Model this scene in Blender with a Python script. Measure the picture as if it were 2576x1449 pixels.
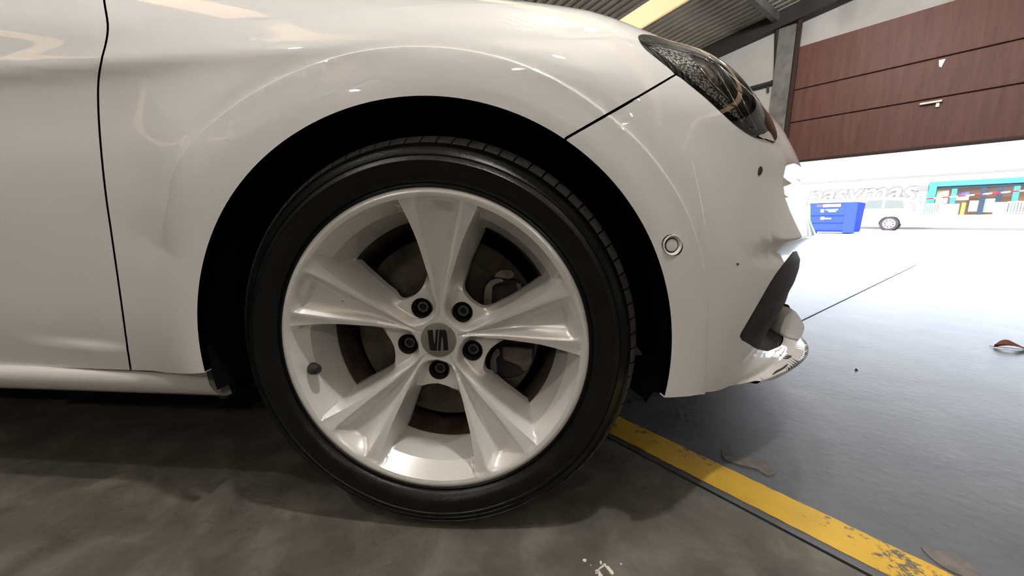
import bpy, math, random
import numpy as np
from mathutils import Vector, Matrix
from mathutils.geometry import delaunay_2d_cdt
random.seed(7); np.random.seed(7)
for o in list(bpy.data.objects): bpy.data.objects.remove(o)
SC = bpy.context.scene; COL = SC.collection
PI = math.pi

# ------------------------------------------------------------------ camera
F_PX, CX, CY = 936.0, 1288.0, 724.5
CAM = np.array([.164, -.539, .505]); PITCH, YAW = math.radians(10.2), math.radians(-4)
FWD = np.array([math.sin(YAW)*math.cos(PITCH), math.cos(YAW)*math.cos(PITCH), -math.sin(PITCH)])
RGT = np.array([math.cos(YAW), -math.sin(YAW), 0.]); UPV = np.cross(RGT, FWD)
cd = bpy.data.cameras.new('camera'); cam = bpy.data.objects.new('camera', cd); COL.objects.link(cam)
cd.sensor_fit = 'HORIZONTAL'; cd.sensor_width = 36; cd.lens = 36*F_PX/2576; cd.clip_start = .02; cd.clip_end = 400
cam.matrix_world = Matrix(((RGT[0], UPV[0], -FWD[0], CAM[0]), (RGT[1], UPV[1], -FWD[1], CAM[1]), (RGT[2], UPV[2], -FWD[2], CAM[2]), (0, 0, 0, 1)))
SC.camera = cam
# ------------------------------------------------------------------ colour management, sky, sun
SC.view_settings.view_transform = 'Standard'; SC.view_settings.look = 'None'
SC.view_settings.gamma = 1; SC.view_settings.use_curve_mapping = False
SC.view_settings.exposure = 1.25
SC.cycles.use_adaptive_sampling = True; SC.cycles.adaptive_threshold = .04; SC.cycles.adaptive_min_samples = 12
SC.cycles.max_bounces = 5; SC.cycles.diffuse_bounces = 3; SC.cycles.glossy_bounces = 3; SC.cycles.transmission_bounces = 4; SC.cycles.transparent_max_bounces = 6; SC.cycles.caustics_reflective = False; SC.cycles.caustics_refractive = False
wd = bpy.data.worlds.new('world'); SC.world = wd; wd.use_nodes = True
wn = wd.node_tree; bg = wn.nodes['Background']
sky = wn.nodes.new('ShaderNodeTexSky'); sky.sky_type = 'NISHITA'; sky.sun_disc = False
sky.sun_elevation = math.radians(38); sky.altitude = 50; sky.dust_density = 2.5
hs = wn.nodes.new('ShaderNodeHueSaturation'); hs.inputs['Saturation'].default_value = .55; wn.links.new(sky.outputs[0], hs.inputs['Color']); wn.links.new(hs.outputs[0], bg.inputs[0]); bg.inputs[1].default_value = .8

def ray(p): return FWD + RGT*((p[0]-CX)/F_PX) + UPV*((CY-p[1])/F_PX)
def proj(P):
    d = np.asarray(P)-CAM; z = d @ FWD
    return CX+F_PX*(d @ RGT)/z, CY-F_PX*(d @ UPV)/z
def ground_at(p, z=0.):
    d = ray(p); return CAM + d*((z-CAM[2])/d[2])
# the hall's own axes: UW runs along the gate wall (away to the left), VW out through the gate
_d = ray((550, 555)); UW = np.array([_d[0], _d[1], 0]); UW /= np.linalg.norm(UW); VW = np.array([UW[1], -UW[0], 0])
V_WALL = float(ground_at((2020, 655)) @ VW)
def W(u, v, z): return UW*u + VW*v + np.array([0, 0, z])
def on_v(p, v):
    d = ray(p); P = CAM + d*((v - CAM @ VW)/(d @ VW)); return float(P @ UW), float(P[2])
sky.sun_rotation = math.atan2(-VW[0], -VW[1]) + .35
sd = bpy.data.lights.new('sun', 'SUN'); sun = bpy.data.objects.new('sun', sd); COL.objects.link(sun)
sd.energy = 1.6; sd.angle = .0093; sd.color = (1, .96, .9)
_sr = math.atan2(-VW[0], -VW[1]) + .35; _se = math.radians(38)
_sd = Vector((math.sin(_sr)*math.cos(_se), math.cos(_sr)*math.cos(_se), math.sin(_se)))
sun.rotation_euler = _sd.to_track_quat('Z', 'Y').to_euler()
U_PIL, Z_PIL = on_v((1985, 27), V_WALL)          # head of the steel post beside the gate
ROOF_S = .121
def roof_z(u): return Z_PIL + ROOF_S*(U_PIL-u)

# ------------------------------------------------------------------ helpers
def mat(name, col=(.8, .8, .8), rough=.5, metal=0., coat=0., coat_rough=.05, spec=.5, emit=None, estr=0.):
    m = bpy.data.materials.new(name); m.use_nodes = True
    b = m.node_tree.nodes['Principled BSDF']
    b.inputs['Base Color'].default_value = (*col, 1); b.inputs['Roughness'].default_value = rough
    b.inputs['Metallic'].default_value = metal; b.inputs['Coat Weight'].default_value = coat
    b.inputs['Coat Roughness'].default_value = coat_rough; b.inputs['Specular IOR Level'].default_value = spec
    if emit: b.inputs['Emission Color'].default_value = (*emit, 1); b.inputs['Emission Strength'].default_value = estr
    return m
def noise_mix(m, stops, scale=8., detail=6., rough=.6, vec='Object', stretch=(1, 1, 1), bump=0., bump_scale=None, to='Base Color', warp=0.):
    """noise -> colour ramp -> base colour, with an optional fine bump"""
    nt = m.node_tree; b = nt.nodes['Principled BSDF']
    tc = nt.nodes.new('ShaderNodeTexCoord'); mp = nt.nodes.new('ShaderNodeMapping'); mp.inputs['Scale'].default_value = stretch
    nt.links.new(tc.outputs[vec], mp.inputs[0])
    n = nt.nodes.new('ShaderNodeTexNoise'); n.inputs['Scale'].default_value = scale; n.inputs['Detail'].default_value = detail
    n.inputs['Roughness'].default_value = rough; n.inputs['Distortion'].default_value = warp
    nt.links.new(mp.outputs[0], n.inputs['Vector'])
    r = nt.nodes.new('ShaderNodeValToRGB'); cr = r.color_ramp
    while len(cr.elements) < len(stops): cr.elements.new(.5)
    for e, (p, c) in zip(cr.elements, stops): e.position = p; e.color = (*c, 1)
    nt.links.new(n.outputs['Fac'], r.inputs[0]); nt.links.new(r.outputs[0], b.inputs[to])
    if bump:
        n2 = nt.nodes.new('ShaderNodeTexNoise'); n2.inputs['Scale'].default_value = bump_scale or scale*6; n2.inputs['Detail'].default_value = 5
        nt.links.new(mp.outputs[0], n2.inputs['Vector'])
        bp = nt.nodes.new('ShaderNodeBump'); bp.inputs['Strength'].default_value = bump; bp.inputs['Distance'].default_value = .004
        nt.links.new(n2.outputs['Fac'], bp.inputs['Height']); nt.links.new(bp.outputs[0], b.inputs['Normal'])
    return n, r
def link(o, parent=None):
    COL.objects.link(o)
    if parent is not None: o.parent = parent
    return o
def tag(o, label=None, cat=None, group=None, kind=None):
    if label: o['label'] = label
    if cat: o['category'] = cat
    if group: o['group'] = group
    if kind: o['kind'] = kind
    return o
def empty(name, loc=(0, 0, 0)):
    o = bpy.data.objects.new(name, None); o.location = loc; o.empty_display_size = .1; COL.objects.link(o); return o
class MB:
    def __init__(s): s.v = []; s.f = []
    def add(s, vs, fs):
        k = len(s.v); s.v += [tuple(map(float, p)) for p in vs]; s.f += [tuple(i+k for i in f) for f in fs]; return s
    def box(s, c, e, ax=None):
        """c centre, e full sizes, ax three axis vectors"""
        c = np.asarray(c, float); A = np.eye(3) if ax is None else np.asarray(ax, float)
        vs = [c + A[0]*e[0]*i/2 + A[1]*e[1]*j/2 + A[2]*e[2]*k/2 for i in (-1, 1) for j in (-1, 1) for k in (-1, 1)]
        return s.add(vs, [(0, 1, 3, 2), (4, 6, 7, 5), (0, 4, 5, 1), (2, 3, 7, 6), (0, 2, 6, 4), (1, 5, 7, 3)])
    def prism(s, pts, d):
        """polygon of 3-D points swept by vector d"""
        n = len(pts); P = [np.asarray(p, float) for p in pts]; Q = [p+np.asarray(d, float) for p in P]
        return s.add(P+Q, [tuple(range(n))[::-1], tuple(range(n, 2*n))] + [(i, (i+1) % n, n+(i+1) % n, n+i) for i in range(n)])
    def tube(s, pts, r, n=12, cap=True, closed=False):
        P = [np.asarray(p, float) for p in pts]; m = len(P); vs = []; ref = np.array([.137, .31, .94])
        for i, p in enumerate(P):
            a = P[(i-1) % m] if (closed or i) else P[0]; b = P[(i+1) % m] if (closed or i < m-1) else P[-1]
            t = b-a; t /= np.linalg.norm(t); x = np.cross(t, ref); x /= np.linalg.norm(x); y = np.cross(t, x)
            rr = r[i] if hasattr(r, '__len__') else r
            vs += [p + rr*(x*math.cos(k*2*PI/n)+y*math.sin(k*2*PI/n)) for k in range(n)]
        fs = [(i*n+k, i*n+(k+1) % n, ((i+1) % m)*n+(k+1) % n, ((i+1) % m)*n+k) for i in range(m if closed else m-1) for k in range(n)]
        if cap and not closed: fs += [tuple(range(n))[::-1], tuple(range((m-1)*n, m*n))]
        return s.add(vs, fs)
    def lathe_y(s, prof, n=64, c=(0, 0, 0), closed=False, a0=0., a1=2*PI):
        """profile of (radius, y) turned about the y axis"""
        full = abs(a1-a0-2*PI) < 1e-6; na = n if full else n+1; m = len(prof); vs = []
        for i in range(na):
            a = a0+(a1-a0)*i/n
            vs += [(c[0]+r*math.cos(a), c[1]+y, c[2]+r*math.sin(a)) for r, y in prof]
        fs = []
        for i in range(n):
            j = (i+1) % na
            for k in range(m if closed else m-1):
                l = (k+1) % m; fs.append((i*m+k, j*m+k, j*m+l, i*m+l))
        return s.add(vs, fs)
    def build(s, name, m, parent=None, smooth=False, angle=40, bevel=0.):
        me = bpy.data.meshes.new(name); me.from_pydata(s.v, [], s.f); me.update()
        import bmesh
        bm = bmesh.new(); bm.from_mesh(me); bmesh.ops.recalc_face_normals(bm, faces=bm.faces); bm.to_mesh(me); bm.free()
        if smooth:
            for p in me.polygons: p.use_smooth = True
            me.set_sharp_from_angle(angle=math.radians(angle))
        me.materials.append(m)
        o = bpy.data.objects.new(name, me); link(o, parent)
        if bevel:
            b = o.modifiers.new('bevel', 'BEVEL'); b.width = bevel; b.segments = 2; b.limit_method = 'ANGLE'
        return o
AXW = (UW, VW, np.array([0, 0, 1.]))
def in_poly(P, poly):
    x, y = P[:, 0], P[:, 1]; r = np.zeros(len(P), bool); n = len(poly)
    for i in range(n):
        x1, y1 = poly[i]; x2, y2 = poly[(i+1) % n]
        if y1 == y2: continue
        c = ((y1 > y) != (y2 > y)) & (x < (x2-x1)*(y-y1)/(y2-y1)+x1); r ^= c
    return r
def dens(poly, s, closed=True):
    out = []; n = len(poly)
    for i in range(n if closed else n-1):
        a = np.asarray(poly[i], float); b = np.asarray(poly[(i+1) % n], float); k = max(1, int(math.ceil(np.linalg.norm(b-a)/s)))
        out += [a+(b-a)*j/k for j in range(k)]
    if not closed: out.append(np.asarray(poly[-1], float))
    return np.array(out)
def cat(pts, n=8, closed=False):
    """Catmull-Rom through the points"""
    P = [np.asarray(p, float) for p in pts]; m = len(P); out = []
    for i in range(m if closed else m-1):
        if closed: p0, p1, p2, p3 = P[(i-1) % m], P[i], P[(i+1) % m], P[(i+2) % m]
        else: p0, p1, p2, p3 = P[max(i-1, 0)], P[i], P[i+1], P[min(i+2, m-1)]
        for j in range(n):
            t = j/n; out.append(.5*((2*p1)+(p2-p0)*t+(2*p0-5*p1+4*p2-p3)*t*t+(3*p1-p0-3*p2+p3)*t**3))
    if not closed: out.append(P[-1])
    return np.array(out)
def seg_dist(P, poly, closed=True):
    d = np.full(len(P), 9e9); n = len(poly)
    for i in range(n if closed else n-1):
        a = poly[i]; b = poly[(i+1) % n]; ab = b-a; L = ab @ ab
        if L < 1e-14: continue
        t = np.clip(((P-a) @ ab)/L, 0, 1); d = np.minimum(d, np.hypot(*(P-a-t[:, None]*ab).T))
    return d

# ------------------------------------------------------------------ materials
M = {}
def make_paint(name, col):
    m = mat(name, col, .5, 0, 1., .02, spec=.0); return m
M['paint'] = make_paint('white_car_paint', (.79, .79, .78))
M['trim'] = mat('black_plastic', (.022, .021, .021), .55)
M['trim2'] = mat('charcoal_plastic', (.032, .029, .028), .75, spec=.25)
M['liner'] = mat('wheel_arch_liner', (.006, .006, .006), .9, spec=.1)
M['under'] = mat('underbody_black', (.006, .006, .006), .9, spec=.1)
M['rubber'] = mat('tyre_rubber', (.006, .006, .006), .33, spec=.35)
noise_mix(M['rubber'], [(.35, (.004, .004, .004)), (.7, (.009, .009, .0085))], scale=30, bump=.12, bump_scale=300)
M['tread'] = mat('tread_rubber', (.045, .042, .037), .75)
noise_mix(M['tread'], [(.3, (.045, .042, .036)), (.7, (.11, .10, .085))], scale=60)
M['alloy'] = mat('silver_alloy', (.84, .825, .795), .30, .22, .7, .05)
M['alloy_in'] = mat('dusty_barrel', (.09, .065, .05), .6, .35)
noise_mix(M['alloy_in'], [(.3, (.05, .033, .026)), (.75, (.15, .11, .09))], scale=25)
M['disc'] = mat('brake_disc_steel', (.10, .085, .07), .45, .7)
noise_mix(M['disc'], [(.3, (.06, .047, .038)), (.7, (.16, .135, .11))], scale=20)
M['caliper'] = mat('cast_caliper', (.16, .14, .115), .6, .4)
noise_mix(M['caliper'], [(.3, (.09, .075, .06)), (.7, (.26, .225, .185))], scale=40)
M['bolt'] = mat('wheel_bolt', (.13, .125, .115), .45, .6)
M['pocket'] = mat('bolt_pocket', (.03, .03, .028), .5, .3)
M['cap'] = mat('hub_cap_silver', (.36, .335, .30), .4, .6)
M['black'] = mat('gloss_black', (.006, .006, .007), .25)
M['chip'] = mat('bare_plastic_chip', (.03, .028, .027), .7)
M['chrome'] = mat('chrome', (.75, .74, .72), .08, 1.)
M['gap'] = mat('panel_gap_dark', (.01, .01, .012), .8)
M['dustwhite'] = mat('dirty_sill_paint', (.7, .69, .66), .35, 0, 1, .05)
# ------------------------------------------------------------------ the car's skin: one smooth surface P(u, v)
X0, BA, BB = .24, .645, .86
UMAX = X0+BA*PI/2
SIDE_Y = .036; Y_MID = SIDE_Y+BB
UT = np.array([-1.3, -.5, .0, .2, .3, .4, .5, .6, .7, .8, .95, 1.2])
ZT = np.array([1.02, .95, .9125, .8816, .8596, .8347, .8205, .7708, .7472, .7272, .7122, .6972])
NZ = np.array([.13, .17, .19, .20, .21, .222, .235, .25, .262, .275, .29, .31, .33, .35, .37, .40, .42, .435, .447, .46, .475, .51, .55, .58, .61, .64, .66, .68, .72, .8])
ND = np.array([.015, .050, .1080, .1102, .0501, .0261, -.0125, -.0433, -.0364, -.0288, -.02, -.0044, .0059, .0096, .0203, .0273, .0271, .0179, .0106, .0281, .0544, .0328, .0085, -.0028, -.0001, -.0153, -.0242, -.0269, -.0322, -.0429])
def sst(a, b, x):
    t = np.clip((x-a)/(b-a), 0, 1); return t*t*(3-2*t)
def hermite(x, xs, ys):
    """smooth monotone-ish interpolation"""
    i = np.clip(np.searchsorted(xs, x)-1, 0, len(xs)-2); m = np.gradient(ys, xs); h = xs[i+1]-xs[i]; t = np.clip((x-xs[i])/h, 0, 1)
    return (1+2*t)*(1-t)**2*ys[i] + t*(1-t)**2*h*m[i] + t*t*(3-2*t)*ys[i+1] + t*t*(t-1)*h*m[i+1]
def base(u, v):
    u, v = np.broadcast_arrays(np.asarray(u, float), np.asarray(v, float))
    t = np.clip((u-X0)/BA, 0, None)
    x = np.where(u < X0, u, X0+BA*np.sin(t)); y = SIDE_Y+np.where(u < X0, 0, BB*(1-np.cos(t)))
    nx = np.where(u < X0, 0, BB*np.sin(t)); ny = -np.where(u < X0, 1, BA*np.cos(t)); L = np.hypot(nx, ny); nx = nx/L; ny = ny/L
    zt = hermite(u, UT, ZT); nose = sst(.3, 1.0, u)
    rise = .20-.10*nose; wid = .20-.06*nose
    zs = zt-rise; zb = .14
    va = np.clip(v, 0, 1); th = np.clip(v-1, 0, 1)*PI/2
    z = zb+(zs-zb)*va+rise*np.sin(th)
    ins = wid*(1-np.cos(th)) + .022*(1-sst(.16, .42, z))**2*(1-nose)*sst(.36, .52, np.hypot(x, z-.31))+.05*nose*(1-sst(.16, .30, z))**2
    ins = ins + .26*np.clip(z-.50, 0, .4)**2*(1-nose)*(1-.5*sst(-.2, .3, u))
    return x, y, z, nx, ny, ins, nose
ARC = None
def disp(x, z, u, v, nose):
    r = np.hypot(x, z-.31); th = np.degrees(np.arctan2(z-.31, x)); d = np.clip(r-.36, 0, None)
    th = np.where(th < -90, th+360, th); fade = 1-sst(1.0, 1.75, v)
    st0 = np.interp(th, [-40, 138, 160, 200], [1, 1, 0, 0])
    if ARC is not None: d = d-st0*np.minimum(d, np.interp(th, ARC[0], ARC[1])-.36)
    fl = (.056-.0125*st0)*(.45*np.exp(-(d/.085)**2)+.55*np.exp(-(d/.24)**2))*(1-.55*sst(.35, .8, u))
    if ARC is not None:
        rc = np.interp(th, ARC[0], ARC[1]); st = np.interp(th, [-40, 138, 160, 200], [1, 1, 0, 0])
        fl = fl+.0085*st*(1-sst(rc-.003, rc+.003, r))+.004*st*(1-sst(rc-.05, rc, r))
    fl = fl*fade
    # shoulder line along the door and a soft hollow under it
    rear = 1-sst(-.45, .05, u)
    fl = fl + rear*(.006*np.exp(-((z-.745)/.020)**2) - .003*np.exp(-((z-.67)/.05)**2))
    # lower door crease
    fl = fl + (1-sst(-.62, -.5, u))*.004*(1-sst(.285, .297, z))
    # edge of the arch turns in
    return fl + np.interp(z, NZ, ND)*.84*sst(.46, .92, u)*np.interp(z, [.20, .215], [1.06, 1.])*fade
def P(u, v, off=0.):
    x, y, z, nx, ny, ins, nose = base(u, v)
    d = disp(x, z, u, v, nose)-ins
    q = np.stack([x+nx*d, y+ny*d, z], -1)
    if off: q = q+off*N(u, v)
    return q
def N(u, v, e=1e-3):
    a = P(u+e, v)-P(u-e, v); b = P(u, v+e)-P(u, v-e); n = np.cross(a, b); return n/np.maximum(np.linalg.norm(n, axis=-1, keepdims=True), 1e-12)
_gu, _gv = np.meshgrid(np.linspace(-1.25, UMAX-.01, 620), np.linspace(0.002, 1.99, 420), indexing='ij')
def hit_setup():
    global _gx, _gy, _gm, _gd
    q = P(_gu, _gv); _gx, _gy = proj(q); n = N(_gu, _gv); _gd = (q-CAM) @ FWD; _gm = np.where(np.sum(n*(q-CAM), -1) < 0, 0, 1e6)
def hit(p):
    """(u, v) of the skin seen at a pixel of the photograph"""
    i = np.unravel_index(np.argmin((_gx-p[0])**2+(_gy-p[1])**2+_gm+60*_gd), _gx.shape); u, v = float(_gu[i]), float(_gv[i]); best = (u, v); be = 9e9
    for k in range(6):
        x, y = proj(P(u, v)); e = np.array([p[0]-x, p[1]-y]).astype(float).ravel()
        if np.hypot(*e) < be: be = np.hypot(*e); best = (u, v)
        h = 1e-4; x1, y1 = proj(P(u+h, v)); x2, y2 = proj(P(u, v+h))
        J = np.array([[(x1-x)/h, (x2-x)/h], [(y1-y)/h, (y2-y)/h]]).astype(float).reshape(2, 2)
        if abs(np.linalg.det(J)) < 1: break
        s = np.linalg.solve(J, e); s = np.clip(s, -.02, .02); u += s[0]; v += s[1]
    return best
def hit_off(p, off):
    """like hit, for the surface lying off below (or above) the skin"""
    u, v = hit(p)
    for k in range(8):
        x, y = proj(P(u, v, off)); e = np.array([p[0]-x, p[1]-y]).astype(float).ravel(); h = 2e-3
        x1, y1 = proj(P(u+h, v, off)); x2, y2 = proj(P(u, v+h, off))
        J = np.array([[(x1-x)/h, (x2-x)/h], [(y1-y)/h, (y2-y)/h]]).astype(float).reshape(2, 2)
        if abs(np.linalg.det(J)) < 1: break
        s = np.clip(np.linalg.solve(J, e), -.02, .02); u += s[0]; v += s[1]
    return (u, v)
def at_xz(x, z, u0=None):
    """(u, v) of the skin at car station x, height z"""
    u = x if u0 is None else u0; v = .6
    for k in range(25):
        q = P(u, v); e = np.array([x-q[..., 0], z-q[..., 2]], float); h = 1e-4; a = P(u+h, v); b = P(u, v+h)
        J = np.array([[a[0]-q[0], b[0]-q[0]], [a[2]-q[2], b[2]-q[2]]])/h
        s = np.clip(np.linalg.solve(J, e), -.1, .1); u += s[0]; v += s[1]
    return (float(u), float(v))
hit_setup()
_crease = [(447, 497), (476, 418), (538, 348), (604, 281), (722, 210), (800, 178), (900, 147), (1002, 130), (1072, 126), (1159, 134), (1264, 161), (1369, 196), (1438, 231), (1521, 286), (1572, 335), (1631, 407), (1680, 472), (1716, 535), (1743, 598), (1755, 665), (1763, 737), (1766, 809), (1763, 898), (1756, 988)]
_a = []
for p in _crease:
    u, v = hit(p); q = base(u, v); _a.append((math.degrees(math.atan2(float(q[2])-.31, float(q[0]))), math.hypot(float(q[0]), float(q[2])-.31)))
_a = np.array(sorted(_a)); _th = np.linspace(_a[0, 0], _a[-1, 0], 60)
_co = np.polyfit(_a[:, 0], _a[:, 1], 7)
ARC = (np.r_[-90, _th, 200], np.r_[np.polyval(_co, _th[0]), np.polyval(_co, _th), np.polyval(_co, _th[-1])])
hit_setup()
def arch(t0, t1, n, r=.36):
    return [at_xz(r*math.cos(math.radians(t)), .31+r*math.sin(math.radians(t))) for t in np.linspace(t0, t1, n)]
VS = .5
def skin(name, poly, m, parent, sp=.012, off=0., edge=.012, holes=(), mirror=False, extra=(), label=None, both=False):
    """a body panel: the part of the skin inside a (u, v) outline, with folded edges"""
    S = np.array([1, VS]); B = dens([np.asarray(p)*S for p in poly], sp*.6); hb = [dens([np.asarray(p)*S for p in h], sp*.6) for h in holes]
    lo, hi = B.min(0), B.max(0)
    gx, gy = np.meshgrid(np.arange(lo[0], hi[0], sp), np.arange(lo[1], hi[1], sp*.8), indexing='ij'); G = np.c_[gx.ravel(), gy.ravel()]
    for e in extra: G = np.r_[G, np.asarray(e)*S]
    G = G[in_poly(G, B)]; G = G[seg_dist(G, B) > sp*.22]
    for h in hb: G = G[~in_poly(G, h)]; G = G[seg_dist(G, h) > sp*.35]
    pts = [B]+hb+[G]; ed = []; k = 0; loops = []
    for b in [B]+hb:
        ed += [(k+i, k+(i+1) % len(b)) for i in range(len(b))]; loops.append(list(range(k, k+len(b)))); k += len(b)
    A = np.concatenate(pts)
    vo, eo, fo, ov, oe, of = delaunay_2d_cdt([Vector(p) for p in A], ed, [], 0, 1e-7, True)
    Q = np.array([tuple(p) for p in vo]); F = np.array([f for f in fo if len(f) == 3]); C = Q[F].mean(1)
    keep = in_poly(C, B)
    for h in hb: keep &= ~in_poly(C, h)
    F = F[keep]; uu, vv = Q[:, 0], Q[:, 1]/VS
    X = P(uu, vv, off); Nn = N(uu, vv)
    a = np.cross(X[F[:, 1]]-X[F[:, 0]], X[F[:, 2]]-X[F[:, 0]]); fl = np.sum(a*Nn[F[:, 0]], 1) < 0; F[fl] = F[fl][:, ::-1]
    V = X.tolist(); NV = Nn.tolist(); FF = [tuple(int(i) for i in f) for f in F]
    if edge:
        idx = {}
        for new, olds in enumerate(ov):
            for o_ in olds: idx[o_] = new
        for lp in loops:
            L = [idx[i] for i in lp if i in idx]; n = len(L); c0 = len(V)
            for j, i in enumerate(L):
                t = X[L[(j+1) % n]]-X[L[j-1]]; sd = np.cross(t, Nn[i]); sd /= max(np.linalg.norm(sd), 1e-9)
                V.append(X[i].tolist()); NV.append(sd.tolist()); V.append((X[i]-Nn[i]*edge).tolist()); NV.append(sd.tolist())
            for j in range(n): FF.append((c0+2*j, c0+2*((j+1) % n), c0+2*((j+1) % n)+1, c0+2*j+1))
    def mk(V, NV, FF, nm):
        me = bpy.data.meshes.new(nm); me.from_pydata(V, [], FF); me.update()
        for p in me.polygons: p.use_smooth = True
        me.normals_split_custom_set_from_vertices(NV); me.materials.append(m)
        o = bpy.data.objects.new(nm, me); link(o, parent)
        if label: o['label'] = label
        return o
    MV = [[x, 2*Y_MID-y, z] for x, y, z in V]; MN = [[x, -y, z] for x, y, z in NV]; MF = [f[::-1] for f in FF]
    if both:   # the panel runs over to the other side of the car
        k = len(V); return mk(V+MV, NV+MN, FF+[tuple(i+k for i in f) for f in MF], name)
    o = mk(V, NV, FF, name)
    if mirror: mk(MV, MN, MF, name)
    return o

car = empty('car'); tag(car, 'white car seen from beside its front wheel, silver five-spoke alloy and dark tyre', 'car')
GAPPX = cat([(262, -40), (262, 0), (271, 60), (268, 100), (256, 150), (248, 200), (247, 260), (252, 350), (265, 480), (285, 620), (305, 760), (320, 870), (329, 931)], 4)
gap = np.array([hit(p) for p in GAPPX]); GW = .0021
g_top = np.array([[gap[0, 0]+.01, 1.7]])
gl = np.r_[g_top, gap]
sill_top = [hit(p) for p in [(329, 931), (420, 938), (470, 940)]]
# front door
door_poly = [(p[0]-GW, p[1]) for p in gl] + [hit((200, 926)), hit((90, 923)), hit((2, 921)), (-1.2, hit((2, 921))[1]), (-1.2, 1.7)]
skin('front_door', door_poly, M['paint'], car, .014, mirror=True, label='white front door panel behind the shut line')
# front wing
th_gap = math.degrees(math.atan2(P(*hit((1425, 347)))[2]-.31, P(*hit((1425, 347)))[0]))
arc_l = arch(186.4, th_gap+.35, 60); arc_r = arch(th_gap-.35, -9.5, 40)
seam = np.array([hit(p) for p in cat([(1425, 347), (1495, 307), (1560, 270), (1630, 229), (1699, 188)], 5)])
sd_ = np.gradient(seam, axis=0); sn = np.c_[-sd_[:, 1]*VS, sd_[:, 0]/VS]; sn /= np.linalg.norm(sn*[1, VS], axis=1)[:, None]
seam_w = seam+sn*.0016; seam_b = seam-sn*.0016
if P(*seam_w[4])[2] < P(*seam_b[4])[2]: seam_w, seam_b = seam_b, seam_w
HL_LOW = [(1605, 95), (1611, 108), (1626, 126), (1662, 155), (1700, 186), (1740, 218), (1775, 247), (1810, 279), (1845, 311), (1872, 331), (1900, 347), (1922, 351), (1944, 361)]
HL_UP = [(1607, 89), (1618, 86), (1653, 92), (1695, 104)]
hl_low = [hit(p) for p in cat(HL_LOW, 3)]; hl_up = [hit(p) for p in HL_UP]
_lu = hl_up[-1]; _le = hl_low[-1]
hl_top = [tuple(p) for p in cat([_lu, (.44, 1.60), (.50, 1.66), (.56, 1.56), (.592, 1.36), (.588, 1.16), _le], 4)]
hl_poly = hl_low + hl_top[::-1][1:] + hl_up[::-1][1:]
i_seam = int(np.argmin([np.hypot(p[0]-seam[-1, 0], (p[1]-seam[-1, 1])*VS) for p in hl_low]))
V_HOOD = 1.97
wing_poly = [(p[0]+GW, p[1]) for p in gl] + [sill_top[1], sill_top[2]] + arc_l + seam_w.tolist() + hl_low[:i_seam][::-1] + hl_up + hl_top[1:10] + [(.530, V_HOOD)] + [(u, V_HOOD) for u in np.linspace(.50, gap[0, 0]+.012, 20)]
crease_uv = []
def base_uv(x, z):
    u = x if x < X0 else X0+BA*math.asin(min(1, (x-X0)/BA)); zt = float(hermite(np.array(u), UT, ZT)); nose = float(sst(.3, 1.0, u)); rise = .20-.10*nose; zs = zt-rise
    return (u, (z-.14)/(zs-.14)) if z < zs else (u, 1+math.asin(min(1, (z-zs)/rise))*2/PI)
def base_uv_u(u, z):
    zt = float(hermite(np.array(u), UT, ZT)); nose = float(sst(.3, 1.0, u)); return (u, (z-.14)/(zt-.20+.10*nose-.14))
for dr in (-.003, -.0015, 0., .0015, .003):
    for t in np.linspace(-25, 165, 230):
        r = float(np.interp(t, *ARC))+dr
        crease_uv.append(base_uv(r*math.cos(math.radians(t)), .31+r*math.sin(math.radians(t))))
skin('front_wing', wing_poly, M['paint'], car, .013, mirror=True, extra=[crease_uv], label='white front wing with raised wheel arch')
# bumper
low = [hit(p) for p in [(1671, 1000), (1715, 998), (1761, 992), (1815, 980), (1864, 966), (1900, 958)]]
low = low + [(.68, .100), (.76, .094), (.84, .088), (.95, .085), (UMAX, .085)]
zv = lambda u, z: at_v(u, z)
def at_v(u, z):
    vs = np.linspace(0, 2, 400); return float(np.interp(z, P(np.full(400, u), vs)[:, 2], vs))
ins_l = [hit(p) for p in cat([(1994, 633), (1966, 669), (1939, 708), (1900, 776), (1863, 839)], 3)] + [hit((1861, 847)), hit((1866, 856)), hit((1876, 861))]
ins_poly = ins_l + [(u, at_v(u, z)) for u, z in ((.70, .232), (.78, .222), (.87, .216), (.97, .213), (1.05, .222), (1.05, .33), (1.05, .425), (.97, .438), (.88, .442))]
SENS = hit((1692, 617)); RS = .0145
sens_hole = [(SENS[0]+RS*math.cos(a)*1.02, SENS[1]+RS*math.sin(a)/.50) for a in np.linspace(0, 2*PI, 28, endpoint=False)]
grille = [(.98, at_v(.98, .50)), (UMAX, at_v(UMAX, .49)), (UMAX, at_v(UMAX, .655)), (.90, at_v(.90, .648))]
nose_top = [(.72, 1.62), (.68, 1.80), (.66, V_HOOD), (.8, V_HOOD), (1.0, V_HOOD), (UMAX, V_HOOD)]
lip_pts = [base_uv_u(u, z) for u in np.arange(.58, UMAX, .011) for z in np.arange(.180, .275, .0032)]
bump_poly = seam_b.tolist() + hl_low[i_seam+1:] + hl_top[10:24][::-1] + [(.536, V_HOOD), (.8, V_HOOD), (1.0, V_HOOD), (UMAX, V_HOOD)] + low[::-1] + arc_r[::-1]
skin('front_bumper', bump_poly, M['paint'], car, .012, holes=[ins_poly, sens_hole], both=True, extra=[crease_uv, lip_pts], label='white front bumper with scuffed lower corner')
skin('air_intake', ins_poly, M['trim2'], car, .012, off=-.003, edge=.03, mirror=True, label='charcoal plastic side air intake trim')
skin('grille', grille, M['trim'], car, .02, off=.003, edge=.004, both=True)
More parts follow.
